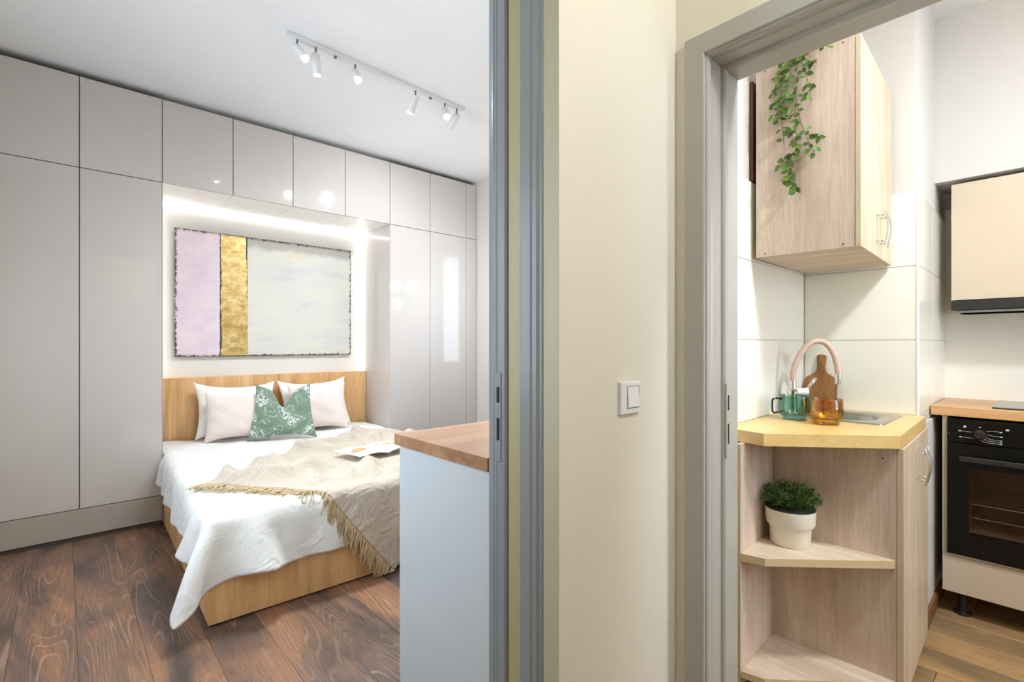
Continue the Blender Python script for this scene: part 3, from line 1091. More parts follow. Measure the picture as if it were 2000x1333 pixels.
dv_o = tag(grid_mesh(P, 'duvet', 'linen', 0.006), 'white cotton duvet draped over the bed with hanging corner', 'duvet')

# throw: rectangle laid diagonally, one fringed end across the bed and over the foot
tu = 0.017
TU, TV = 1.62, 1.24
nu2, nv2 = int(TU / tu) + 1, int(TV / tu) + 1
uu, vv_ = np.meshgrid(np.arange(nu2) * tu, np.arange(nv2) * tu, indexing='ij')
a1 = math.radians(38)
sq = 0.90
X = 0.590 + sq * uu * math.cos(a1) + 0.97 * vv_ * math.sin(a1)
Y = 2.955 + sq * uu * math.sin(a1) - 0.97 * vv_ * math.cos(a1)
X = X + 0.014 * np.sin(uu * 9 + 2) * np.cos(vv_ * 7)
Y = Y + 0.014 * np.cos(uu * 8) * np.sin(vv_ * 9)
# soft ridges of gathered wool, running mostly across the length
rid = np.maximum(0, np.sin(uu * 13.0 + 3.2 * np.sin(vv_ * 3.1 + 0.6) + 1.2 * np.sin(vv_ * 8.0)))
msk = 0.35 + 0.65 * np.sin(uu * 3.3 + vv_ * 4.7 + 0.8) ** 2
edge_ = np.clip(uu / 0.10, 0, 1)
Z = MZ + 0.050 + (0.050 * rid ** 2 * msk) * edge_ + rng.normal(0, 0.002, X.shape)
T = turn_np(np.stack([X, Y, Z], -1), -1)
T = cloth(T, nu2, nv2, tu, tu, (BX0 - 0.03, BY0 - 0.030, 0.0), (BX1 + 0.03, HBY + 0.3, MZ + 0.030), 0.045, 80, rng, bend=0.9, fr=0.93, it=8, g=0.0009)
T = turn_np(T)
T[..., 0] = np.minimum(T[..., 0], 2.145)
topm = np.clip((T[..., 1] - (BY0 + 0.03)) / 0.12, 0, 1) * np.clip(uu / 0.09, 0, 1)
def crease(ph, w):
    return np.exp(-(np.sin(ph) / w) ** 2)
r1 = crease(uu * 11.0 + 1.9 * np.sin(vv_ * 4.2 + 0.5) + 0.9 * np.sin(vv_ * 9 + uu * 4), 0.62)
r2 = crease(uu * 5.3 - vv_ * 9.7 + 1.6 * np.sin(uu * 6.5) + 0.7, 0.52)
r3 = crease(uu * 9.0 + vv_ * 12.0 + 1.4 * np.sin(vv_ * 7.5 + uu * 3), 0.5)
m1 = np.clip(0.35 + np.sin(uu * 4.1 + vv_ * 6.2 + 0.4), 0, 1)
m2 = np.clip(0.30 + np.sin(uu * 6.0 - vv_ * 4.7 + 2.1), 0, 1)
m3 = np.clip(0.10 + np.sin(uu * 7.7 + vv_ * 3.1 + 4.0), 0, 1)
dm = np.sqrt((T[..., 0] - 1.50) ** 2 + (T[..., 1] - 2.96) ** 2)
topm = topm * np.clip((dm - 0.22) / 0.12, 0.0, 1)
T[..., 2] += topm * (0.050 * r1 * m1 + 0.055 * r2 * m2 + 0.040 * r3 * m3)
hang = 1 - np.clip((T[..., 2] - 0.30) / 0.14, 0, 1)
T[..., 1] -= hang * 0.012 * (1 + np.sin(T[..., 0] * 22 + T[..., 2] * 6))
th = tag(grid_mesh(T, 'throw_blanket', 'throw', 0.008, offset=0.0), 'oatmeal wool throw with fringed edge spread over the white duvet', 'blanket')
# fringe strands along the u=0 end
fb = bmesh.new()
rr = random.Random(11)
for k in range(nv2):
    for q in range(4):
        j = min(nv2 - 1.001, k + rr.random())
        j0 = int(j); fr_ = j - j0
        p = Vector(T[0, j0] * (1 - fr_) + T[0, min(j0 + 1, nv2 - 1)] * fr_)
        d = Vector(T[0, j0] - T[2, j0])
        ln = rr.uniform(0.07, 0.11)
        hang = p.z < MZ - 0.02 or p.y < BY0 + 0.02
        path = [p]
        cur = p.copy()
        if hang:
            dirv = Vector((rr.uniform(-0.25, 0.25) + 0.5 * d.normalized().x, -0.06 + rr.uniform(-0.1, 0.1), -1)).normalized()
            for s in range(4):
                cur = cur + dirv * ln / 4
                dirv = (dirv + Vector((rr.uniform(-0.2, 0.2), rr.uniform(-0.08, 0.05), -0.3))).normalized()
                cur.z = max(cur.z, 0.012)
                path.append(cur.copy())
        else:
            dirv = (d.normalized() + Vector((rr.uniform(-0.5, 0.5), rr.uniform(-0.5, 0.5), 0)))
            dirv.z = 0
            dirv.normalize()
            for s in range(4):
                cur = cur + dirv * ln / 4
                dirv = (dirv + Vector((rr.uniform(-0.35, 0.35), rr.uniform(-0.35, 0.35), 0))).normalized()
                cur.z = max(MZ + 0.022, p.z * 0.5 + (MZ + 0.022) * 0.5) + rr.uniform(0, 0.012)
                if cur.y < BY0 - 0.005:
                    cur.z -= 0.03
                path.append(cur.copy())
        tube(path, 0.0030, 5, fb, taper=[1.2, 1.1, 1, 0.9, 0.6])
tag(obj('fringe', fb, 'fringe', th, smooth=True), 'straw coloured fringe', kind='stuff')


# pillows
def pillow_bm(w, h, t, pinch=0.06, chop=0.0, seed=0, n=30, wr=0.006, ear=0.03, taper=0.0):
    r = np.random.default_rng(seed)
    ph = r.uniform(0, 6, 6)
    bm = bmesh.new()
    def pos(u, v, s):
        x = w / 2 * u * (1 - pinch * (1 - v * v)) + ear * u * abs(u) ** 3 * abs(v) ** 3 * 0.3
        z = h / 2 * v * (1 - pinch * (1 - u * u)) + ear * v * abs(v) ** 3 * abs(u) ** 3
        th = t / 2 * (max(0, (1 - u * u)) * max(0, (1 - v * v))) ** 0.42
        th *= 1.0 - 0.18 * v
        wv = wr * math.sin(6 * u + ph[0] + 3 * v) * math.sin(5 * v + ph[1]) + wr * 0.6 * math.sin(13 * u * v + ph[2] + 4 * u)
        x *= 1 - taper * (v + 1) / 2
        edge = (1 - u ** 4) * (1 - v ** 4)
        y = -s * (th + wv * edge)
        if chop:
            k = math.exp(-(u / 0.30) ** 2) * max(0, (v + 0.25) / 1.25) ** 2
            z -= chop * k
            y *= 1 - 0.55 * math.exp(-(u / 0.16) ** 2) * max(0, v) ** 1.0
            x += 0.18 * chop * math.copysign(1, u) * k * -0.2
        return (x, y, z)
    G_ = {}
    for s in (1, -1):
        for i in range(n + 1):
            for j in range(n + 1):
                u, v = -1 + 2 * i / n, -1 + 2 * j / n
                u, v = math.sin(u * math.pi / 2), math.sin(v * math.pi / 2)
                bnd = i in (0, n) or j in (0, n)
                if bnd and s == -1:
                    G_[s, i, j] = G_[1, i, j]
                else:
                    G_[s, i, j] = bm.verts.new(pos(u, v, s))
    for s in (1, -1):
        for i in range(n):
            for j in range(n):
                q = [G_[s, i, j], G_[s, i + 1, j], G_[s, i + 1, j + 1], G_[s, i, j + 1]]
                bm.faces.new(q if s == 1 else q[::-1])
    bmesh.ops.recalc_face_normals(bm, faces=bm.faces[:])
    return bm


BT = MZ + 0.018  # duvet top


def pillow(name, label, mat, w, h, t, x, y, lean, yaw, roll=0.0, chop=0.0, seed=0, pinch=0.06, group='pillows on the bed', lift=0.0, wr=0.006, taper=0.0, ear=0.03):
    bm = pillow_bm(w, h, t, pinch, chop, seed, wr=wr, taper=taper, ear=ear)
    m = Matrix.Rotation(math.radians(yaw), 4, 'Z') @ Matrix.Rotation(math.radians(-lean), 4, 'X') @ Matrix.Rotation(math.radians(roll), 4, 'Y')
    bm.transform(m)
    zmin = min(v.co.z for v in bm.verts)
    # settle the lowest rim on the bed
    for v in bm.verts:
        v.co.z -= zmin
    o = obj(name, bm, mat, smooth=True, loc=(x, y, BT + lift))
    return tag(o, label, 'pillow', group)


pillow('bed_pillow', 'large white pillow at the left against the headboard', 'pillow_w', 0.56, 0.375, 0.14, 1.020, 4.345, 17, 0, 1.5, seed=1, ear=0.035, pinch=0.08)
pillow('bed_pillow', 'large white pillow at the right against the headboard', 'pillow_w', 0.57, 0.375, 0.14, 1.635, 4.345, 17, 0, -1.0, seed=2, ear=0.035, pinch=0.08)
pillow('cushion', 'blush square cushion in front of the left white pillow', 'pink', 0.42, 0.325, 0.14, 0.985, 4.165, 14, -14, 0, seed=3, pinch=0.04)
pillow('cushion', 'blush square cushion in front of the right white pillow', 'pink', 0.46, 0.35, 0.13, 1.610, 4.205, 16, -6, 0, seed=4, pinch=0.05)
pillow('cushion', 'sage green cushion with white animal print and chopped top', 'green', 0.47, 0.375, 0.14, 1.265, 4.020, 16, -20, 0, chop=0.17, seed=5, pinch=0.05, taper=0.20, wr=0.010)

# open magazine on the throw
mg = thing('magazine', 'open magazine lying face up on the throw', 'magazine', (1.50, 2.96, float(T[..., 2][np.hypot(T[..., 0] - 1.50, T[..., 1] - 2.96) < 0.20].max()) + 0.0085), math.radians(10))


def page_bm(sgn, n=10, w=0.21, h=0.27, lift=0.016, zo=0.0):
    bm = bmesh.new()
    R_ = []
    for i in range(n + 1):
        u = i / n
        x = sgn * w * u
        z = lift * math.sin(min(1, u * 1.25) * math.pi * 0.8) + zo
        R_.append([bm.verts.new((x, y, z + dz)) for y in (-h / 2, h / 2) for dz in (0, -0.006 * (1 - 0.5 * u))])
    for a, b in zip(R_[:-1], R_[1:]):
        for q in ((0, 2, 2, 0), ):
            pass
        bm.faces.new((a[0], b[0], b[2], a[2]))
        bm.faces.new((a[1], a[3], b[3], b[1]))
        bm.faces.new((a[0], a[1], b[1], b[0]))
        bm.faces.new((a[2], b[2], b[3], a[3]))
    bm.faces.new((R_[-1][0], R_[-1][1], R_[-1][3], R_[-1][2]))
    bm.faces.new((R_[0][0], R_[0][2], R_[0][3], R_[0][1]))
    bmesh.ops.recalc_face_normals(bm, faces=bm.faces[:])
    return bm


lp = obj('page', page_bm(-1), 'page', mg, smooth=False)
rp = obj('page', page_bm(1), 'page', mg, smooth=False)
ov = bmesh.new()
ring = []
for k in range(28):
    a = 2 * math.pi * k / 28
    x = -0.115 + 0.062 * math.cos(a)
    y = 0.01 + 0.042 * math.sin(a) + 0.012 * math.cos(a)
    u = -x / 0.21
    ring.append(ov.verts.new((x, y, 0.016 * math.sin(min(1, u * 1.25) * math.pi * 0.8) + 0.0012)))
ov.faces.new(ring)
bmesh.ops.triangulate(ov, faces=ov.faces[:])
obj('printed_picture', ov, 'oval_print', lp)
pb = bmesh.new()
n = 8
R_ = []
for i in range(n + 1):
    u = 0.12 + 0.8 * i / n
    z = 0.016 * math.sin(min(1, u * 1.25) * math.pi * 0.8) + 0.0010
    R_.append([pb.verts.new((0.21 * u, y, z)) for y in (-0.02, 0.11)])
for a, b in zip(R_[:-1], R_[1:]):
    pb.faces.new((a[0], b[0], b[1], a[1]))
obj('printed_picture', pb, 'pageprint', rp)

# ================================================================== track lights
tk = thing('track_rail', 'white ceiling rail carrying six spotlights', 'light rail', (0.875, 2.765, H_BED), math.radians(2.6))
RL = 1.235
obj('rail', BOX(0, RL, -0.018, 0.018, -0.020, 0, bev=0.002, seg=1), 'white_metal', tk)
for xx in (0.285, 0.950):
    obj('clip', BOX(xx - 0.006, xx + 0.006, -0.008, 0.008, -0.034, -0.020, bev=0.002, seg=1), 'dark_metal', tk)
heads = [(0.068, 'aimed at the doorway, first from the left rail end', (0.25, -0.75, -0.85), 1),
         (0.171, 'pointing straight down, second from the left rail end', (0.10, 0.05, -1.0), 1),
         (0.408, 'aimed at the doorway, third from the left rail end', (-0.15, -0.75, -0.80), 1),
         (0.831, 'tilted away toward the wardrobe, fourth from the left rail end', (-0.25, 0.30, -0.95), 1),
         (1.071, 'aimed at the doorway, fifth from the left rail end', (-0.30, -0.70, -0.80), 1),
         (1.175, 'half hidden at the right rail end', (-0.10, 0.75, -0.75), 1)]
cy_, sy_ = math.cos(math.radians(2.6)), math.sin(math.radians(2.6))
for xx, lab, dr, on in heads:
    wx, wy = 0.875 + xx * cy_, 2.765 + xx * sy_
    hd = thing('track_spotlight', 'small white cylindrical spotlight ' + lab, 'spotlight', (wx, wy, H_BED - 0.020), 0, 'spotlights on the ceiling rail')
    obj('stem', lathe([(0, 0), (0.0055, 0), (0.0055, -0.052), (0, -0.052)], 12), 'dark_metal', hd)
    d = Vector(dr).normalized()
    q = d.to_track_quat('-Z', 'Y').to_matrix().to_4x4()
    piv = Vector((0, 0, -0.050))
    body = lathe([(0, 0.012), (0.0225, 0.012), (0.0235, 0.010), (0.0235, -0.096), (0.021, -0.100), (0.020, -0.092), (0, -0.092)], 24)
    body.transform(Matrix.Translation(piv) @ q)
    auto_smooth(obj('housing', body, 'white_metal', hd))
    ln = lathe([(0, -0.0925), (0.019, -0.0925), (0.0165, -0.098), (0, -0.1015)], 20)
    ln.transform(Matrix.Translation(piv) @ q)
    obj('lens', ln, 'lens', hd, smooth=True)
    rot = d.to_track_quat('-Z', 'Y').to_euler()
    lamp('spot_beam', 'SPOT', piv + d * 0.108, P_SPOT, (0.86, 0.94, 1.0), 0.02, hd, rot, math.radians(130), 1.0)

# three-globe pendant near the window (seen only as a reflection)
pd = thing('globe_pendant', 'pendant lamp with three opal globes near the window', 'lamp', (2.80, 3.10, H_BED))
obj('canopy', lathe([(0, 0), (0.06, 0), (0.06, -0.025), (0, -0.03)], 24), 'white_metal', pd)
obj('rod', lathe([(0, -0.02), (0.006, -0.02), (0.006, -0.98), (0, -0.98)], 10), 'dark_metal', pd)
for k, (gx, gy, gz) in enumerate(((-0.11, 0.05, -1.04), (0.10, 0.05, -1.03), (0.0, -0.08, -1.22))):
    obj('arm', tube([(0, 0, -0.97), (gx, gy, gz + 0.045)], 0.004, 8), 'dark_metal', pd)
    g_ = bmesh.new()
    bmesh.ops.create_uvsphere(g_, u_segments=24, v_segments=14, radius=0.05)
    bmesh.ops.translate(g_, verts=g_.verts[:], vec=(gx, gy, gz))
    obj('globe', g_, 'globe', pd, smooth=True)

# curtain, drawn over most of the window
cb = bmesh.new()
A_ = []
NC = 120
for i in range(NC + 1):
    y = 2.10 + 1.39 * i / NC
    x = 3.115 + 0.022 * math.sin(i * 0.62) + 0.006 * math.sin(i * 1.7)
    A_.append([cb.verts.new((x, y, z)) for z in (0.05, 2.34)])
for a, b in zip(A_[:-1], A_[1:]):
    cb.faces.new((a[0], b[0], b[1], a[1]))
cu = obj('curtain', cb, 'curtain', smooth=True)
md = cu.modifiers.new('thickness', 'SOLIDIFY'); md.thickness = 0.002
tag(cu, 'white sheer curtain drawn across the bedroom window', 'curtain')

# ================================================================== dresser behind the jamb
dr = thing('dresser', 'white dresser with brown wooden top just inside the bedroom', 'dresser', (0.83, 1.01, 0))
obj('top', BOX(0.829, 2.05, 1.003, 1.498, 0.862, 0.900, bev=0.0015, seg=1), 'oak_x', dr, world=True)
obj('body', BOX(0.843, 2.04, 1.006, 1.485, 0.0, 0.862, bev=0.001, seg=1), 'white_lac', dr, world=True)
for k in range(3):
    o_ = obj('drawer', BOX(0.848 + k * 0.398, 1.24 + k * 0.398, 1.4845, 1.496, 0.08, 0.85, bev=0.0015, seg=1), 'white_lac', dr, world=True)

# ================================================================== KITCHEN : sink run
YAW = math.radians(1.7)
ZC, ZU = 0.907, 0.866


def handle(bmname, x, z0, z1, y_face, parent):
    """bow handle standing on a door face that looks toward -y"""
    r = 0.0035
    h = obj('handle', tube(smooth_path([(x, y_face - 0.024, z0 - 0.018), (x, y_face - 0.029, z0), (x, y_face - 0.036, (z0 + z1) / 2), (x, y_face - 0.029, z1), (x, y_face - 0.024, z1 + 0.018)], 6), r, 8), 'chrome', parent, smooth=True)
    for z in (z0, z1):
        obj('handle_post', tube([(x, y_face - 0.030, z), (x, y_face, z)], 0.0032, 8), 'chrome', h, smooth=True)
    return h


bu = thing('base_cabinet', 'pale ash base cabinet with bow handles under the sink', 'cabinet', (2.000, 0.317, 0), YAW)
bm = bmesh.new()
box(bm, 0.0, 0.016, 0.019, 0.398, 0.03, ZU)
obj('side_panel', bm, 'ash', bu)
bm = bmesh.new()
box(bm, 0.584, 0.600, 0.019, 0.398, 0.03, ZU)
box(bm, 0.016, 0.584, 0.019, 0.398, 0.085, 0.10)
box(bm, 0.016, 0.584, 0.390, 0.398, 0.10, 0.60)
obj('carcass', bm, 'ash', bu)
obj('plinth', BOX(0.02, 0.58, 0.05, 0.066, 0.0, 0.085), 'ash_edge', bu)
for x0, x1, hx in ((0.002, 0.299, 0.268), (0.301, 0.598, 0.332)):
    d_ = obj('door', BOX(x0, x1, 0.0, 0.018, 0.032, ZU - 0.004, bev=0.001, seg=1), 'ash_door', bu)
    handle('h', hx, 0.715, 0.811, 0.0, d_)
for yy, zz in ((0.055, 0.825), (0.36, 0.825)):
    obj('screw_cap', tube([(0.001, yy, zz), (-0.0012, yy, zz)], 0.0035, 10), 'dark_metal', bu)

es = thing('end_shelf', 'pale ash open end shelf unit with cut corner beside the doorway', 'shelf', (1.70, 0.70, 0))
obj('wall_panel', prism([(1.680, 0.7005), (1.9985, 0.7100), (1.9985, 0.7260), (1.680, 0.7165)], 0.0, ZU - 0.001, 'Z'), 'ash', es, world=True)
obj('edge_band', prism([(1.6785, 0.7005), (1.680, 0.7005), (1.680, 0.7165), (1.6785, 0.7165)], 0.0, ZU - 0.001, 'Z'), 'ash_edge', es, world=True)
for nm, z0, z1 in (('shelf', 0.474, 0.499), ('shelf', 0.082, 0.104)):
    b = prism([(1.682, 0.6995), (1.698, 0.630), (1.9875, 0.3400), (1.9980, 0.3400), (1.9985, 0.7090)], z0, z1, 'Z')
    s_ = obj(nm, b, 'ash_y', es, world=True)
    for a, c in (((1.682, 0.6995), (1.698, 0.630)), ((1.698, 0.630), (1.9875, 0.3400))):
        dx, dy = c[0] - a[0], c[1] - a[1]
        ll = math.hypot(dx, dy)
        nx, ny = dy / ll * 0.0012, -dx / ll * 0.0012
        nx, ny = -abs(nx), -abs(ny) if abs(dx) > abs(dy) * 0.5 else 0.0
        obj('edge_band', prism([a, c, (c[0] + nx, c[1] + ny), (a[0] + nx, a[1] + ny)], z0, z1, 'Z'), 'ash_edge', s_, world=True)
obj('plinth', prism([(1.73, 0.6990), (1.73, 0.66), (1.98, 0.40), (1.9985, 0.40), (1.9985, 0.7090)], 0.0, 0.082, 'Z'), 'carcass', es, world=True)

# worktop with a cut-out for the sink
HX0, HX1, HY0, HY1 = 2.215, 2.500, 0.440, 0.715
def yf(x):
    return 0.323 + (x - 1.985) * math.tan(YAW)
wt = thing('sink_worktop', 'yellow maple worktop with cut corner holding the sink', 'worktop', (2.2, 0.5, ZU))
bm = bmesh.new()
prism([(1.983, 0.323), (2.0, yf(2.0)), (HX0, yf(HX0)), (HX0, 0.786), (1.735, 0.786), (1.705, 0.636)], ZU, ZC, 'Z', bm)
prism([(HX0, yf(HX0)), (HX1, yf(HX1)), (HX1, HY0), (HX0, HY0)], ZU, ZC, 'Z', bm)
prism([(HX0, HY1), (HX1, HY1), (HX1, 0.786), (HX0, 0.786)], ZU, ZC, 'Z', bm)
prism([(HX1, yf(HX1)), (2.609, yf(2.609)), (2.609, 0.786), (HX1, 0.786)], ZU, ZC, 'Z', bm)
obj('top', bm, 'maple', wt, world=True)

# sink
def rrect(x0, x1, y0, y1, r, z, n=8):
    out = []
    for cx, cy, a0 in ((x1 - r, y1 - r, 0), (x0 + r, y1 - r, 90), (x0 + r, y0 + r, 180), (x1 - r, y0 + r, 270)):
        for k in range(n + 1):
            a = math.radians(a0 + 90 * k / n)
            out.append((cx + r * math.cos(a), cy + r * math.sin(a), z))
    return out


def loft(loops, cap_last=True, bm=None):
    bm = bm or bmesh.new()
    L = [[bm.verts.new(p) for p in lp] for lp in loops]
    n = len(L[0])
    for a, b in zip(L[:-1], L[1:]):
        for k in range(n):
            bm.faces.new((a[k], a[(k + 1) % n], b[(k + 1) % n], b[k]))
    if cap_last:
        bm.faces.new(L[-1])
    bmesh.ops.recalc_face_normals(bm, faces=bm.faces[:])
    return bm


sk = thing('kitchen_sink', 'stainless steel inset sink with rounded bowl', 'sink', (2.35, 0.58, ZC))
SX0, SX1, SY0, SY1 = 2.185, 2.545, 0.405, 0.765
obj('rim', loft([rrect(SX0, SX1, SY0, SY1, 0.012, ZC + 0.0002), rrect(SX0 + 0.002, SX1 - 0.002, SY0 + 0.002, SY1 - 0.002, 0.012, ZC + 0.005),
                 rrect(SX0 + 0.014, SX1 - 0.014, SY0 + 0.014, SY1 - 0.014, 0.012, ZC + 0.006), rrect(2.228, 2.492, 0.452, 0.704, 0.09, ZC + 0.004),
                 rrect(2.236, 2.484, 0.460, 0.696, 0.085, ZC - 0.006)], False), 'steel', sk, world=True, smooth=True)
obj('bowl', loft([rrect(2.236, 2.484, 0.460, 0.696, 0.085, ZC - 0.006), rrect(2.240, 2.480, 0.464, 0.692, 0.082, ZC - 0.03),
                  rrect(2.250, 2.470, 0.474, 0.682, 0.080, ZC - 0.120), rrect(2.275, 2.445, 0.500, 0.656, 0.07, ZC - 0.145),
                  rrect(2.34, 2.38, 0.558, 0.598, 0.02, ZC - 0.150)]), 'steel', sk, world=True, smooth=True)
obj('drain', lathe([(0, 0), (0.026, 0), (0.028, 0.003), (0, 0.004)], 20, c=(2.36, 0.578, ZC - 0.151)), 'chrome', sk, world=True)

# faucet
fc = thing('faucet', 'chrome kitchen faucet with arching dusty pink hose', 'faucet', (2.262, 0.728, ZC + 0.006))
obj('base', lathe([(0, 0), (0.026, 0), (0.026, 0.006), (0.019, 0.010), (0.019, 0.075), (0.021, 0.078), (0.021, 0.098), (0.014, 0.104), (0.0125, 0.135), (0, 0.135)], 24), 'chrome', fc, smooth=False)
auto_smooth(fc.children[0])
hp_ = smooth_path([(0, 0, 0.128), (0.001, -0.004, 0.185), (0.016, -0.028, 0.255), (0.042, -0.060, 0.298), (0.072, -0.096, 0.297), (0.094, -0.122, 0.255), (0.104, -0.134, 0.200), (0.106, -0.137, 0.168)], 8)
obj('hose', tube(hp_, 0.0115, 14), 'rose_hose', fc, smooth=True)
auto_smooth(obj('spray_head', lathe([(0, 0.168), (0.0125, 0.168), (0.0130, 0.160), (0.0115, 0.125), (0, 0.125)], 20, c=(0.106, -0.137, 0)), 'chrome', fc))
auto_smooth(obj('valve_body', tube([(0, 0, 0.088), (0.034, -0.046, 0.090)], 0.017, 20), 'white_plastic', fc), 30)
obj('lever', tube([(0.034, -0.044, 0.098), (0.052, -0.070, 0.150)], 0.0065, 10, taper=[0.8, 1.1]), 'chrome', fc, smooth=True)

# cutting board leaning on the end wall
cbm = bmesh.new()
outl = []
half = [(0.066, 0.0), (0.067, 0.020), (0.067, 0.118), (0.064, 0.134), (0.054, 0.146), (0.036, 0.156), (0.024, 0.165), (0.0175, 0.180), (0.0165, 0.200), (0.0185, 0.225), (0.0195, 0.238), (0.016, 0.246), (0.006, 0.249)]
outl = half + [(-a, b) for a, b in half[::-1]]
prism(outl, 0, 0.014, 'X', cbm)
bmesh.ops.bevel(cbm, geom=[e for e in cbm.edges if abs(e.verts[0].co.x - e.verts[1].co.x) < 1e-6], offset=0.002, segments=2, affect='EDGES')
cbm.transform(Matrix.Rotation(math.radians(9), 4, 'Y'))
cbz = min(v.co.z for v in cbm.verts)
cb_o = obj('cutting_board', cbm, 'board', loc=(2.556, 0.7140, ZC - cbz + 0.0005))
tag(cb_o, 'brown wooden paddle cutting board leaning behind the faucet', 'cutting board')


def mug(name, label, mat, mat2, loc, handle_ang, r=0.055):
    t = thing(name, label, 'mug', loc, 0)
    k = r / 0.055
    prof = [(0, 0.0), (0.040 * k, 0.0), (0.0425 * k, 0.003), (0.0425 * k, 0.012), (0.052 * k, 0.019), (0.0570 * k, 0.026), (0.0580 * k, 0.034), (0.0555 * k, 0.062), (0.0535 * k, 0.092),
            (0.0525 * k, 0.0935), (0.0512 * k, 0.092), (0.0530 * k, 0.062), (0.0553 * k, 0.036), (0.050 * k, 0.026), (0.038 * k, 0.019), (0, 0.018)]
    auto_smooth(obj('cup', lathe(prof, 40), mat, t), 60)
    c, s = math.cos(handle_ang), math.sin(handle_ang)
    pts = [(0.052 * k, 0.080), (0.070, 0.083), (0.084, 0.080), (0.088, 0.072), (0.0885, 0.040), (0.086, 0.029), (0.078, 0.026), (0.056 * k, 0.030)]
    pth = smooth_path([(a * c, a * s, z) for a, z in pts], 5)
    obj('handle', tube(pth, 0.0036, 8), mat2, t, smooth=True)
    return t


mug('glass_mug', 'teal glass mug with thin handle on the maple worktop', 'teal', 'teal_d', (2.128, 0.678, ZC + 0.0003), math.radians(138))
mug('glass_mug', 'amber glass mug beside the sink', 'amber', 'amber_d', (2.088, 0.561, ZC + 0.0003), math.radians(20), 0.056)

# potted plant on the shelf
pp = thing('potted_plant', 'small bushy green plant in a stepped ivory pot on the shelf', 'plant', (1.900, 0.620, 0.499))
auto_smooth(obj('pot', lathe([(0, 0.0), (0.060, 0.0), (0.0635, 0.004), (0.0655, 0.058), (0.067, 0.063), (0.074, 0.069), (0.0775, 0.077), (0.0800, 0.122), (0.0800, 0.126), (0.0765, 0.126), (0.075, 0.110), (0, 0.110)], 40), 'pot', pp), 40)
obj('liner', lathe([(0, 0.112), (0.074, 0.112), (0.0795, 0.1270), (0.077, 0.131), (0, 0.125)], 32), 'soil', pp, smooth=True)
fb = bmesh.new()
rr = random.Random(21)
for k in range(1150):
    a = rr.uniform(0, 2 * math.pi)
    rad = 0.090 * math.sqrt(rr.random())
    top = 0.128 + 0.068 * math.sqrt(max(0.0, 1 - (rad / 0.105) ** 2)) * rr.uniform(0.35, 1.25)
    c = Vector((rad * math.cos(a), rad * math.sin(a), top))
    dirv = Vector((math.cos(a) * rad / 0.088 + rr.uniform(-0.9, 0.9), math.sin(a) * rad / 0.088 + rr.uniform(-0.9, 0.9), rr.uniform(0.1, 1.3))).normalized()
    side = dirv.cross(Vector((rr.uniform(-1, 1), rr.uniform(-1, 1), rr.uniform(-1, 1)))).normalized()
    ln, wd = rr.uniform(0.008, 0.015), rr.uniform(0.002, 0.0038)
    v = [fb.verts.new(c), fb.verts.new(c + dirv * ln * 0.5 + side * wd), fb.verts.new(c + dirv * ln), fb.verts.new(c + dirv * ln * 0.5 - side * wd)]
    fb.faces.new(v)
for k in range(90):
    a = rr.uniform(0, 2 * math.pi)
    rad = 0.08 * math.sqrt(rr.random())
    p0 = Vector((rad * 0.5 * math.cos(a), rad * 0.5 * math.sin(a), 0.118))
    p1 = Vector((rad * 1.15 * math.cos(a), rad * 1.15 * math.sin(a), rr.uniform(0.16, 0.205)))
    tube([p0, (p0 + p1) / 2 + Vector((0, 0, 0.01)), p1], 0.0009, 4, fb)
tag(obj('foliage', fb, 'bush', pp), 'dense tiny green leaves', kind='stuff')

# ------------------------------------------------------------------ upper cabinet
YAW2 = math.radians(1.9)
uc = thing('wall_cabinet', 'pale ash wall cabinet with two handled doors above the sink', 'cabinet', (2.000, 0.432, 1.538), YAW2)
CH, CD = 0.725, 0.338
obj('side_panel', BOX(0.0, 0.016, 0.0185, CD, 0.0, CH, bev=0.0006, seg=1), 'ash', uc)
bm = bmesh.new()
box(bm, 0.580, 0.596, 0.0185, CD, 0, CH)
box(bm, 0.016, 0.580, CD - 0.004, CD, 0, CH)
box(bm, 0.016, 0.580, 0.0185, CD - 0.004, CH - 0.016, CH)
obj('carcass', bm, 'ash', uc)
obj('bottom_panel', BOX(0.016, 0.580, 0.0185, CD - 0.004, 0.0, 0.016), 'ash_y', uc)
for x0, x1, hx in ((0.0, 0.297, 0.266), (0.299, 0.596, 0.330)):
    d_ = obj('door', BOX(x0, x1, 0.0, 0.0165, -0.002, CH - 0.002, bev=0.001, seg=1), 'ash_door', uc)
    handle('h', hx, 0.052, 0.150, 0.0, d_)
for yy, zz in ((0.052, 0.012), (0.305, 0.012), (0.305, 0.712), (0.052, 0.712)):
    obj('screw_cap', tube([(0.001, yy, zz), (-0.0012, yy, zz)], 0.0032, 10), 'dark_metal', uc)
tag(obj('wall_batten', BOX(2.000, 2.56, 0.7860, 0.799, 1.845, 2.235, bev=0.001, seg=1), 'brownboard'), 'brown batten board behind the wall cabinet', 'board')

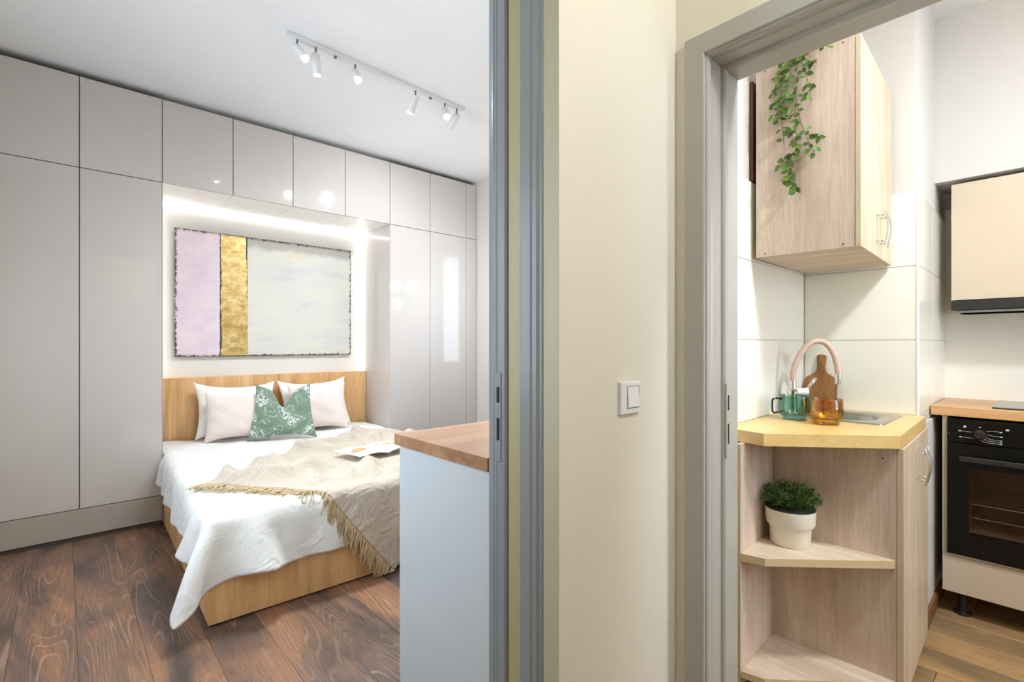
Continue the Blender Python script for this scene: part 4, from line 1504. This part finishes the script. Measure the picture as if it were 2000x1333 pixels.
# hanging plant on the cabinet
hpn = thing('hanging_plant', 'trailing artificial ivy hanging down the cabinet side', 'plant', (2.06, 0.62, 2.2635))
obj('pot', lathe([(0, 0.0), (0.040, 0.0), (0.052, 0.085), (0.054, 0.090), (0.049, 0.090), (0.044, 0.075), (0, 0.075)], 28), 'basket', hpn, smooth=True)
strands = {
    'main': [(0.622, 2.278), (0.624, 2.160), (0.626, 2.080), (0.628, 1.993), (0.626, 1.918), (0.638, 1.856), (0.641, 1.813), (0.634, 1.785), (0.622, 1.760)],
    'two': [(0.671, 2.275), (0.674, 2.180), (0.673, 2.059), (0.666, 1.945)],
    'three': [(0.678, 2.281), (0.690, 2.205), (0.697, 2.147), (0.689, 2.065), (0.710, 2.070)],
    'four': [(0.616, 2.264), (0.592, 2.166), (0.579, 2.120), (0.584, 2.084)],
    'five': [(0.622, 2.079), (0.612, 2.016), (0.592, 1.956), (0.578, 1.913), (0.566, 1.887)],
    'six': [(0.612, 2.264), (0.586, 2.222), (0.557, 2.202)],
    'seven': [(0.629, 1.896), (0.650, 1.897), (0.667, 1.882), (0.667, 1.854)],
    'eight': [(0.591, 1.959), (0.566, 1.942), (0.553, 1.933)],
    'nine': [(0.641, 2.272), (0.650, 2.208), (0.657, 2.135), (0.667, 2.092), (0.692, 2.037)],
    'top': [(0.600, 2.300), (0.570, 2.296), (0.540, 2.268), (0.520, 2.240)],
}
lb = bmesh.new()
LL, LW = 0.036, 0.0105
rowsL = [(0, 0.0), (0.25, 0.75), (0.5, 1.0), (0.75, 0.65), (1.0, 0.0)]
prev = None
for s_, w_ in rowsL:
    z = -LL * s_
    y = 0.004 * math.sin(s_ * 2.2)
    cur = [lb.verts.new((-LW * w_, y - 0.002 * w_, z)), lb.verts.new((0, y + 0.001, z)), lb.verts.new((LW * w_, y - 0.002 * w_, z))] if w_ > 0 else [lb.verts.new((0, y, z))]
    if prev is not None:
        if len(prev) == 1:
            lb.faces.new((prev[0], cur[0], cur[1])); lb.faces.new((prev[0], cur[1], cur[2]))
        elif len(cur) == 1:
            lb.faces.new((prev[0], cur[0], prev[1])); lb.faces.new((prev[1], cur[0], prev[2]))
        else:
            lb.faces.new((prev[0], cur[0], cur[1], prev[1])); lb.faces.new((prev[1], cur[1], cur[2], prev[2]))
    prev = cur
leaf_me = bpy.data.meshes.new('leaf')
lb.to_mesh(leaf_me)
lb.free()
leaf_me.polygons.foreach_set('use_smooth', [True] * len(leaf_me.polygons))
leaf_me.materials.append(M['leaf'])
rr = random.Random(5)
base = Vector((2.06, 0.62, 2.2635))
n_leaf = {'main': 58, 'two': 34, 'three': 14, 'four': 22, 'five': 12, 'six': 14, 'seven': 9, 'eight': 6, 'nine': 34, 'top': 22}
for nm, pts in strands.items():
    start_x = 1.984 if nm not in ('seven', 'five', 'eight') else 1.977
    ctrl = [Vector((1.978 + 0.004 * math.sin(i * 2.1), y, z)) for i, (y, z) in enumerate(pts)]
    if nm == 'top':
        ctrl = [Vector((1.992 - 0.006 * i, y, z)) for i, (y, z) in enumerate(pts)]
    if nm in ('main', 'two', 'three', 'four', 'six', 'nine', 'top'):
        ctrl = [Vector((2.035, 0.62 + (ctrl[0].y - 0.62) * 0.4, 2.352)), Vector((1.992, ctrl[0].y, 2.330 if nm != 'top' else 2.345))] + ctrl
    path = smooth_path(ctrl, 7)
    st = obj('vine', tube([p - base for p in path], 0.0011, 5), 'stem', hpn, smooth=True)
    for k in range(n_leaf[nm]):
        f = (k + rr.random()) / n_leaf[nm]
        if nm in ('main', 'nine', 'two'):
            f = f ** 1.0
        i = min(len(path) - 1, int((0.12 + 0.88 * f) * (len(path) - 1)))
        p = path[i]
        sc = rr.uniform(0.62, 1.05) * (0.85 if f < 0.4 else 1.0)
        roll = rr.choice([-1, 1]) * rr.uniform(15, 105)
        l_ = bpy.data.objects.new('leaf', leaf_me)
        COL.objects.link(l_)
        l_.parent = st
        off = Vector((rr.uniform(-0.014, -0.001), rr.uniform(-0.006, 0.006), rr.uniform(-0.004, 0.004)))
        l_.location = p - base + off
        e = Euler((math.radians(rr.uniform(-35, 20)), 0, math.radians(-90 + rr.uniform(-35, 35))))
        mt_ = e.to_matrix() @ Matrix.Rotation(math.radians(roll), 3, 'Y')
        l_.rotation_euler = mt_.to_euler()
        l_.scale = (sc, sc, sc)

# ================================================================== KITCHEN : oven run  (fronts look toward -x)
OX = 2.900
OY1, OY0 = 0.319, -0.279
wo = thing('hob_worktop', 'orange oak worktop above the oven', 'worktop', (3.1, -0.2, 0.887))
obj('top', BOX(OX - 0.010, BX - 0.0065, -1.2, 0.3625, 0.886, 0.926, bev=0.0015, seg=1), 'hobwood', wo, world=True)
tag(obj('hob', BOX(2.945, 3.345, -0.42, 0.168, 0.9262, 0.932, bev=0.002, seg=1), 'hobglass'), 'flat dark glass hob set on the oak worktop', 'hob')

ou = thing('oven_housing', 'low beige housing unit with drawer carrying the oven', 'cabinet', (OX, 0.02, 0))
bm = bmesh.new()
box(bm, OX + 0.004, BX - 0.01, OY1 - 0.012, OY1 + 0.005, 0.110, 0.884)
box(bm, OX + 0.004, BX - 0.01, OY0 - 0.005, OY0 + 0.012, 0.110, 0.884)
box(bm, OX + 0.030, BX - 0.01, OY0 + 0.012, OY1 - 0.012, 0.258, 0.272)
obj('carcass', bm, 'beige_lac', ou, world=True)
obj('drawer', BOX(OX - 0.002, OX + 0.016, OY0, OY1 + 0.004, 0.110, 0.270, bev=0.001, seg=1), 'beige_lac', ou, world=True)
obj('metal_strip', BOX(OX - 0.001, OX + 0.010, OY0, OY1 + 0.004, 0.2715, 0.2785), 'steel', ou, world=True)
for yy in (0.262, -0.225):
    for xx in (2.965, 3.33):
        obj('foot', lathe([(0, 0), (0.030, 0), (0.030, 0.010), (0.018, 0.018), (0.016, 0.109), (0, 0.109)], 20, c=(xx, yy, 0)), 'black_matte', ou, world=True)

ov = thing('oven', 'black built in oven with glass door and round knob', 'oven', (OX, 0.02, 0.28))
obj('control_panel', BOX(OX - 0.016, OX + 0.03, OY0, OY1 - 0.013, 0.776, 0.876, bev=0.0015, seg=1), 'black', ov, world=True)
# cavity
bm = bmesh.new()
iy1, iy0 = 0.240, -0.205
box(bm, OX + 0.03, 3.30, iy1, OY1 - 0.014, 0.283, 0.776)
box(bm, OX + 0.03, 3.30, OY0 + 0.014, iy0, 0.283, 0.776)
box(bm, 3.29, 3.30, iy0, iy1, 0.283, 0.776)
box(bm, OX + 0.03, 3.29, iy0, iy1, 0.283, 0.375)
box(bm, OX + 0.03, 3.29, iy0, iy1, 0.690, 0.776)
obj('cavity', bm, 'cavity', ov, world=True)
# door: black border around a smoked pane
dr_o = thing  # noqa
WYa, WYb, WZa, WZb = 0.236, -0.200, 0.385, 0.668
bm = bmesh.new()
DX0, DX1 = OX - 0.016, OX + 0.012
box(bm, DX0, DX1, WYa, OY1 - 0.013, 0.284, 0.770)
box(bm, DX0, DX1, OY0, WYb, 0.284, 0.770)
box(bm, DX0, DX1, WYb, WYa, 0.284, WZa)
box(bm, DX0, DX1, WYb, WYa, WZb, 0.770)
dr_ = obj('door', bm, 'black', ov, world=True)
obj('pane', BOX(DX0 + 0.002, DX0 + 0.006, WYb, WYa, WZa, WZb), 'ovenglass', dr_, world=True)
hd_ = obj('handle', BOX(OX - 0.062, OX - 0.050, OY0 + 0.03, 0.262, 0.700, 0.722, bev=0.004, seg=3), 'black_matte', dr_, world=True)
for yy in (0.235, -0.215):
    obj('handle_bracket', BOX(OX - 0.052, OX - 0.0155, yy - 0.010, yy + 0.010, 0.704, 0.718, bev=0.002, seg=1), 'black_matte', dr_, world=True)
for zz in (0.500, 0.440):
    bm = bmesh.new()
    tube([(OX + 0.05, iy1 - 0.004, zz), (OX + 0.05, iy0 + 0.004, zz)], 0.003, 8, bm)
    tube([(3.27, iy1 - 0.004, zz), (3.27, iy0 + 0.004, zz)], 0.003, 8, bm)
    for q in range(22):
        y = iy1 - 0.01 - q * (iy1 - iy0 - 0.02) / 21
        tube([(OX + 0.05, y, zz), (3.27, y, zz)], 0.0016, 6, bm)
    obj('rack', bm, 'chrome', ov, world=True)
kn = lathe([(0, 0), (0.021, 0), (0.021, 0.004), (0.018, 0.008), (0.0165, 0.024), (0.014, 0.027), (0, 0.027)], 28)
kn.transform(Matrix.Translation((OX - 0.016, 0.203, 0.817)) @ Matrix.Rotation(-math.pi / 2, 4, 'Y'))
auto_smooth(obj('knob', kn, 'black_matte', ov, world=True))
kn = lathe([(0, 0), (0.021, 0), (0.021, 0.004), (0.018, 0.008), (0.0165, 0.024), (0.014, 0.027), (0, 0.027)], 28)
kn.transform(Matrix.Translation((OX - 0.016, -0.163, 0.817)) @ Matrix.Rotation(-math.pi / 2, 4, 'Y'))
auto_smooth(obj('knob', kn, 'black_matte', ov, world=True))
# printed dial marks
pm = bmesh.new()
fx = OX - 0.0163
def mark(y, z, w, h):
    box(pm, fx - 0.0002, fx + 0.0004, y - w / 2, y + w / 2, z - h / 2, z + h / 2)
def lead(pts):
    tube([(fx, y, z) for y, z in pts], 0.0006, 4, pm)
for y, z, w, h in ((0.248, 0.846, 0.008, 0.008), (0.201, 0.848, 0.006, 0.004), (0.118, 0.846, 0.010, 0.007), (0.264, 0.826, 0.009, 0.004), (0.262, 0.800, 0.009, 0.004),
                   (0.137, 0.834, 0.008, 0.004), (0.136, 0.815, 0.008, 0.004), (0.137, 0.799, 0.008, 0.003), (0.137, 0.791, 0.008, 0.003), (0.137, 0.784, 0.008, 0.003), (0.3, 0.812, 0.002, 0.002)):
    mark(y, z, w, h)
lead([(0.260, 0.826), (0.226, 0.824)])
lead([(0.258, 0.800), (0.216, 0.798)])
lead([(0.180, 0.832), (0.165, 0.837), (0.140, 0.835)])
lead([(0.180, 0.820), (0.160, 0.816), (0.140, 0.815)])
lead([(0.184, 0.808), (0.168, 0.800), (0.140, 0.799)])
lead([(0.190, 0.800), (0.172, 0.793), (0.140, 0.791)])
lead([(0.200, 0.793), (0.180, 0.786), (0.140, 0.784)])
tag(obj('dial_markings', pm, 'print', ov, world=True), 'white printed dial symbols', kind='stuff')

# hood cupboard
hx = 3.120
hc = thing('hood_cupboard', 'beige cupboard with built in cooker hood above the hob', 'cooker hood', (hx, 0.02, 1.36))
obj('door', BOX(hx, hx + 0.018, -0.284, 0.316, 1.411, 1.957, bev=0.001, seg=1), 'beige_lac', hc, world=True)
obj('carcass', BOX(hx + 0.020, BX - 0.008, -0.284, 0.316, 1.415, 1.965), 'beige_lac', hc, world=True)
obj('front_bar', BOX(hx - 0.010, hx + 0.030, -0.284, 0.316, 1.363, 1.407, bev=0.002, seg=1), 'black_matte', hc, world=True)
obj('filter_body', BOX(hx + 0.030, BX - 0.03, -0.270, 0.302, 1.352, 1.414), 'hoodglass', hc, world=True)
obj('visor', BOX(hx + 0.004, hx + 0.22, -0.270, 0.290, 1.352, 1.361), 'hoodglass', hc, world=True)
nx_ = thing('wall_cupboard', 'beige wall cupboard right of the cooker hood', 'cupboard', (hx, -0.6, 1.41))
obj('door', BOX(hx, hx + 0.018, -0.884, -0.288, 1.365, 1.957, bev=0.001, seg=1), 'beige_lac', nx_, world=True)
obj('carcass', BOX(hx + 0.020, BX - 0.008, -0.884, -0.288, 1.365, 1.965), 'beige_lac', nx_, world=True)
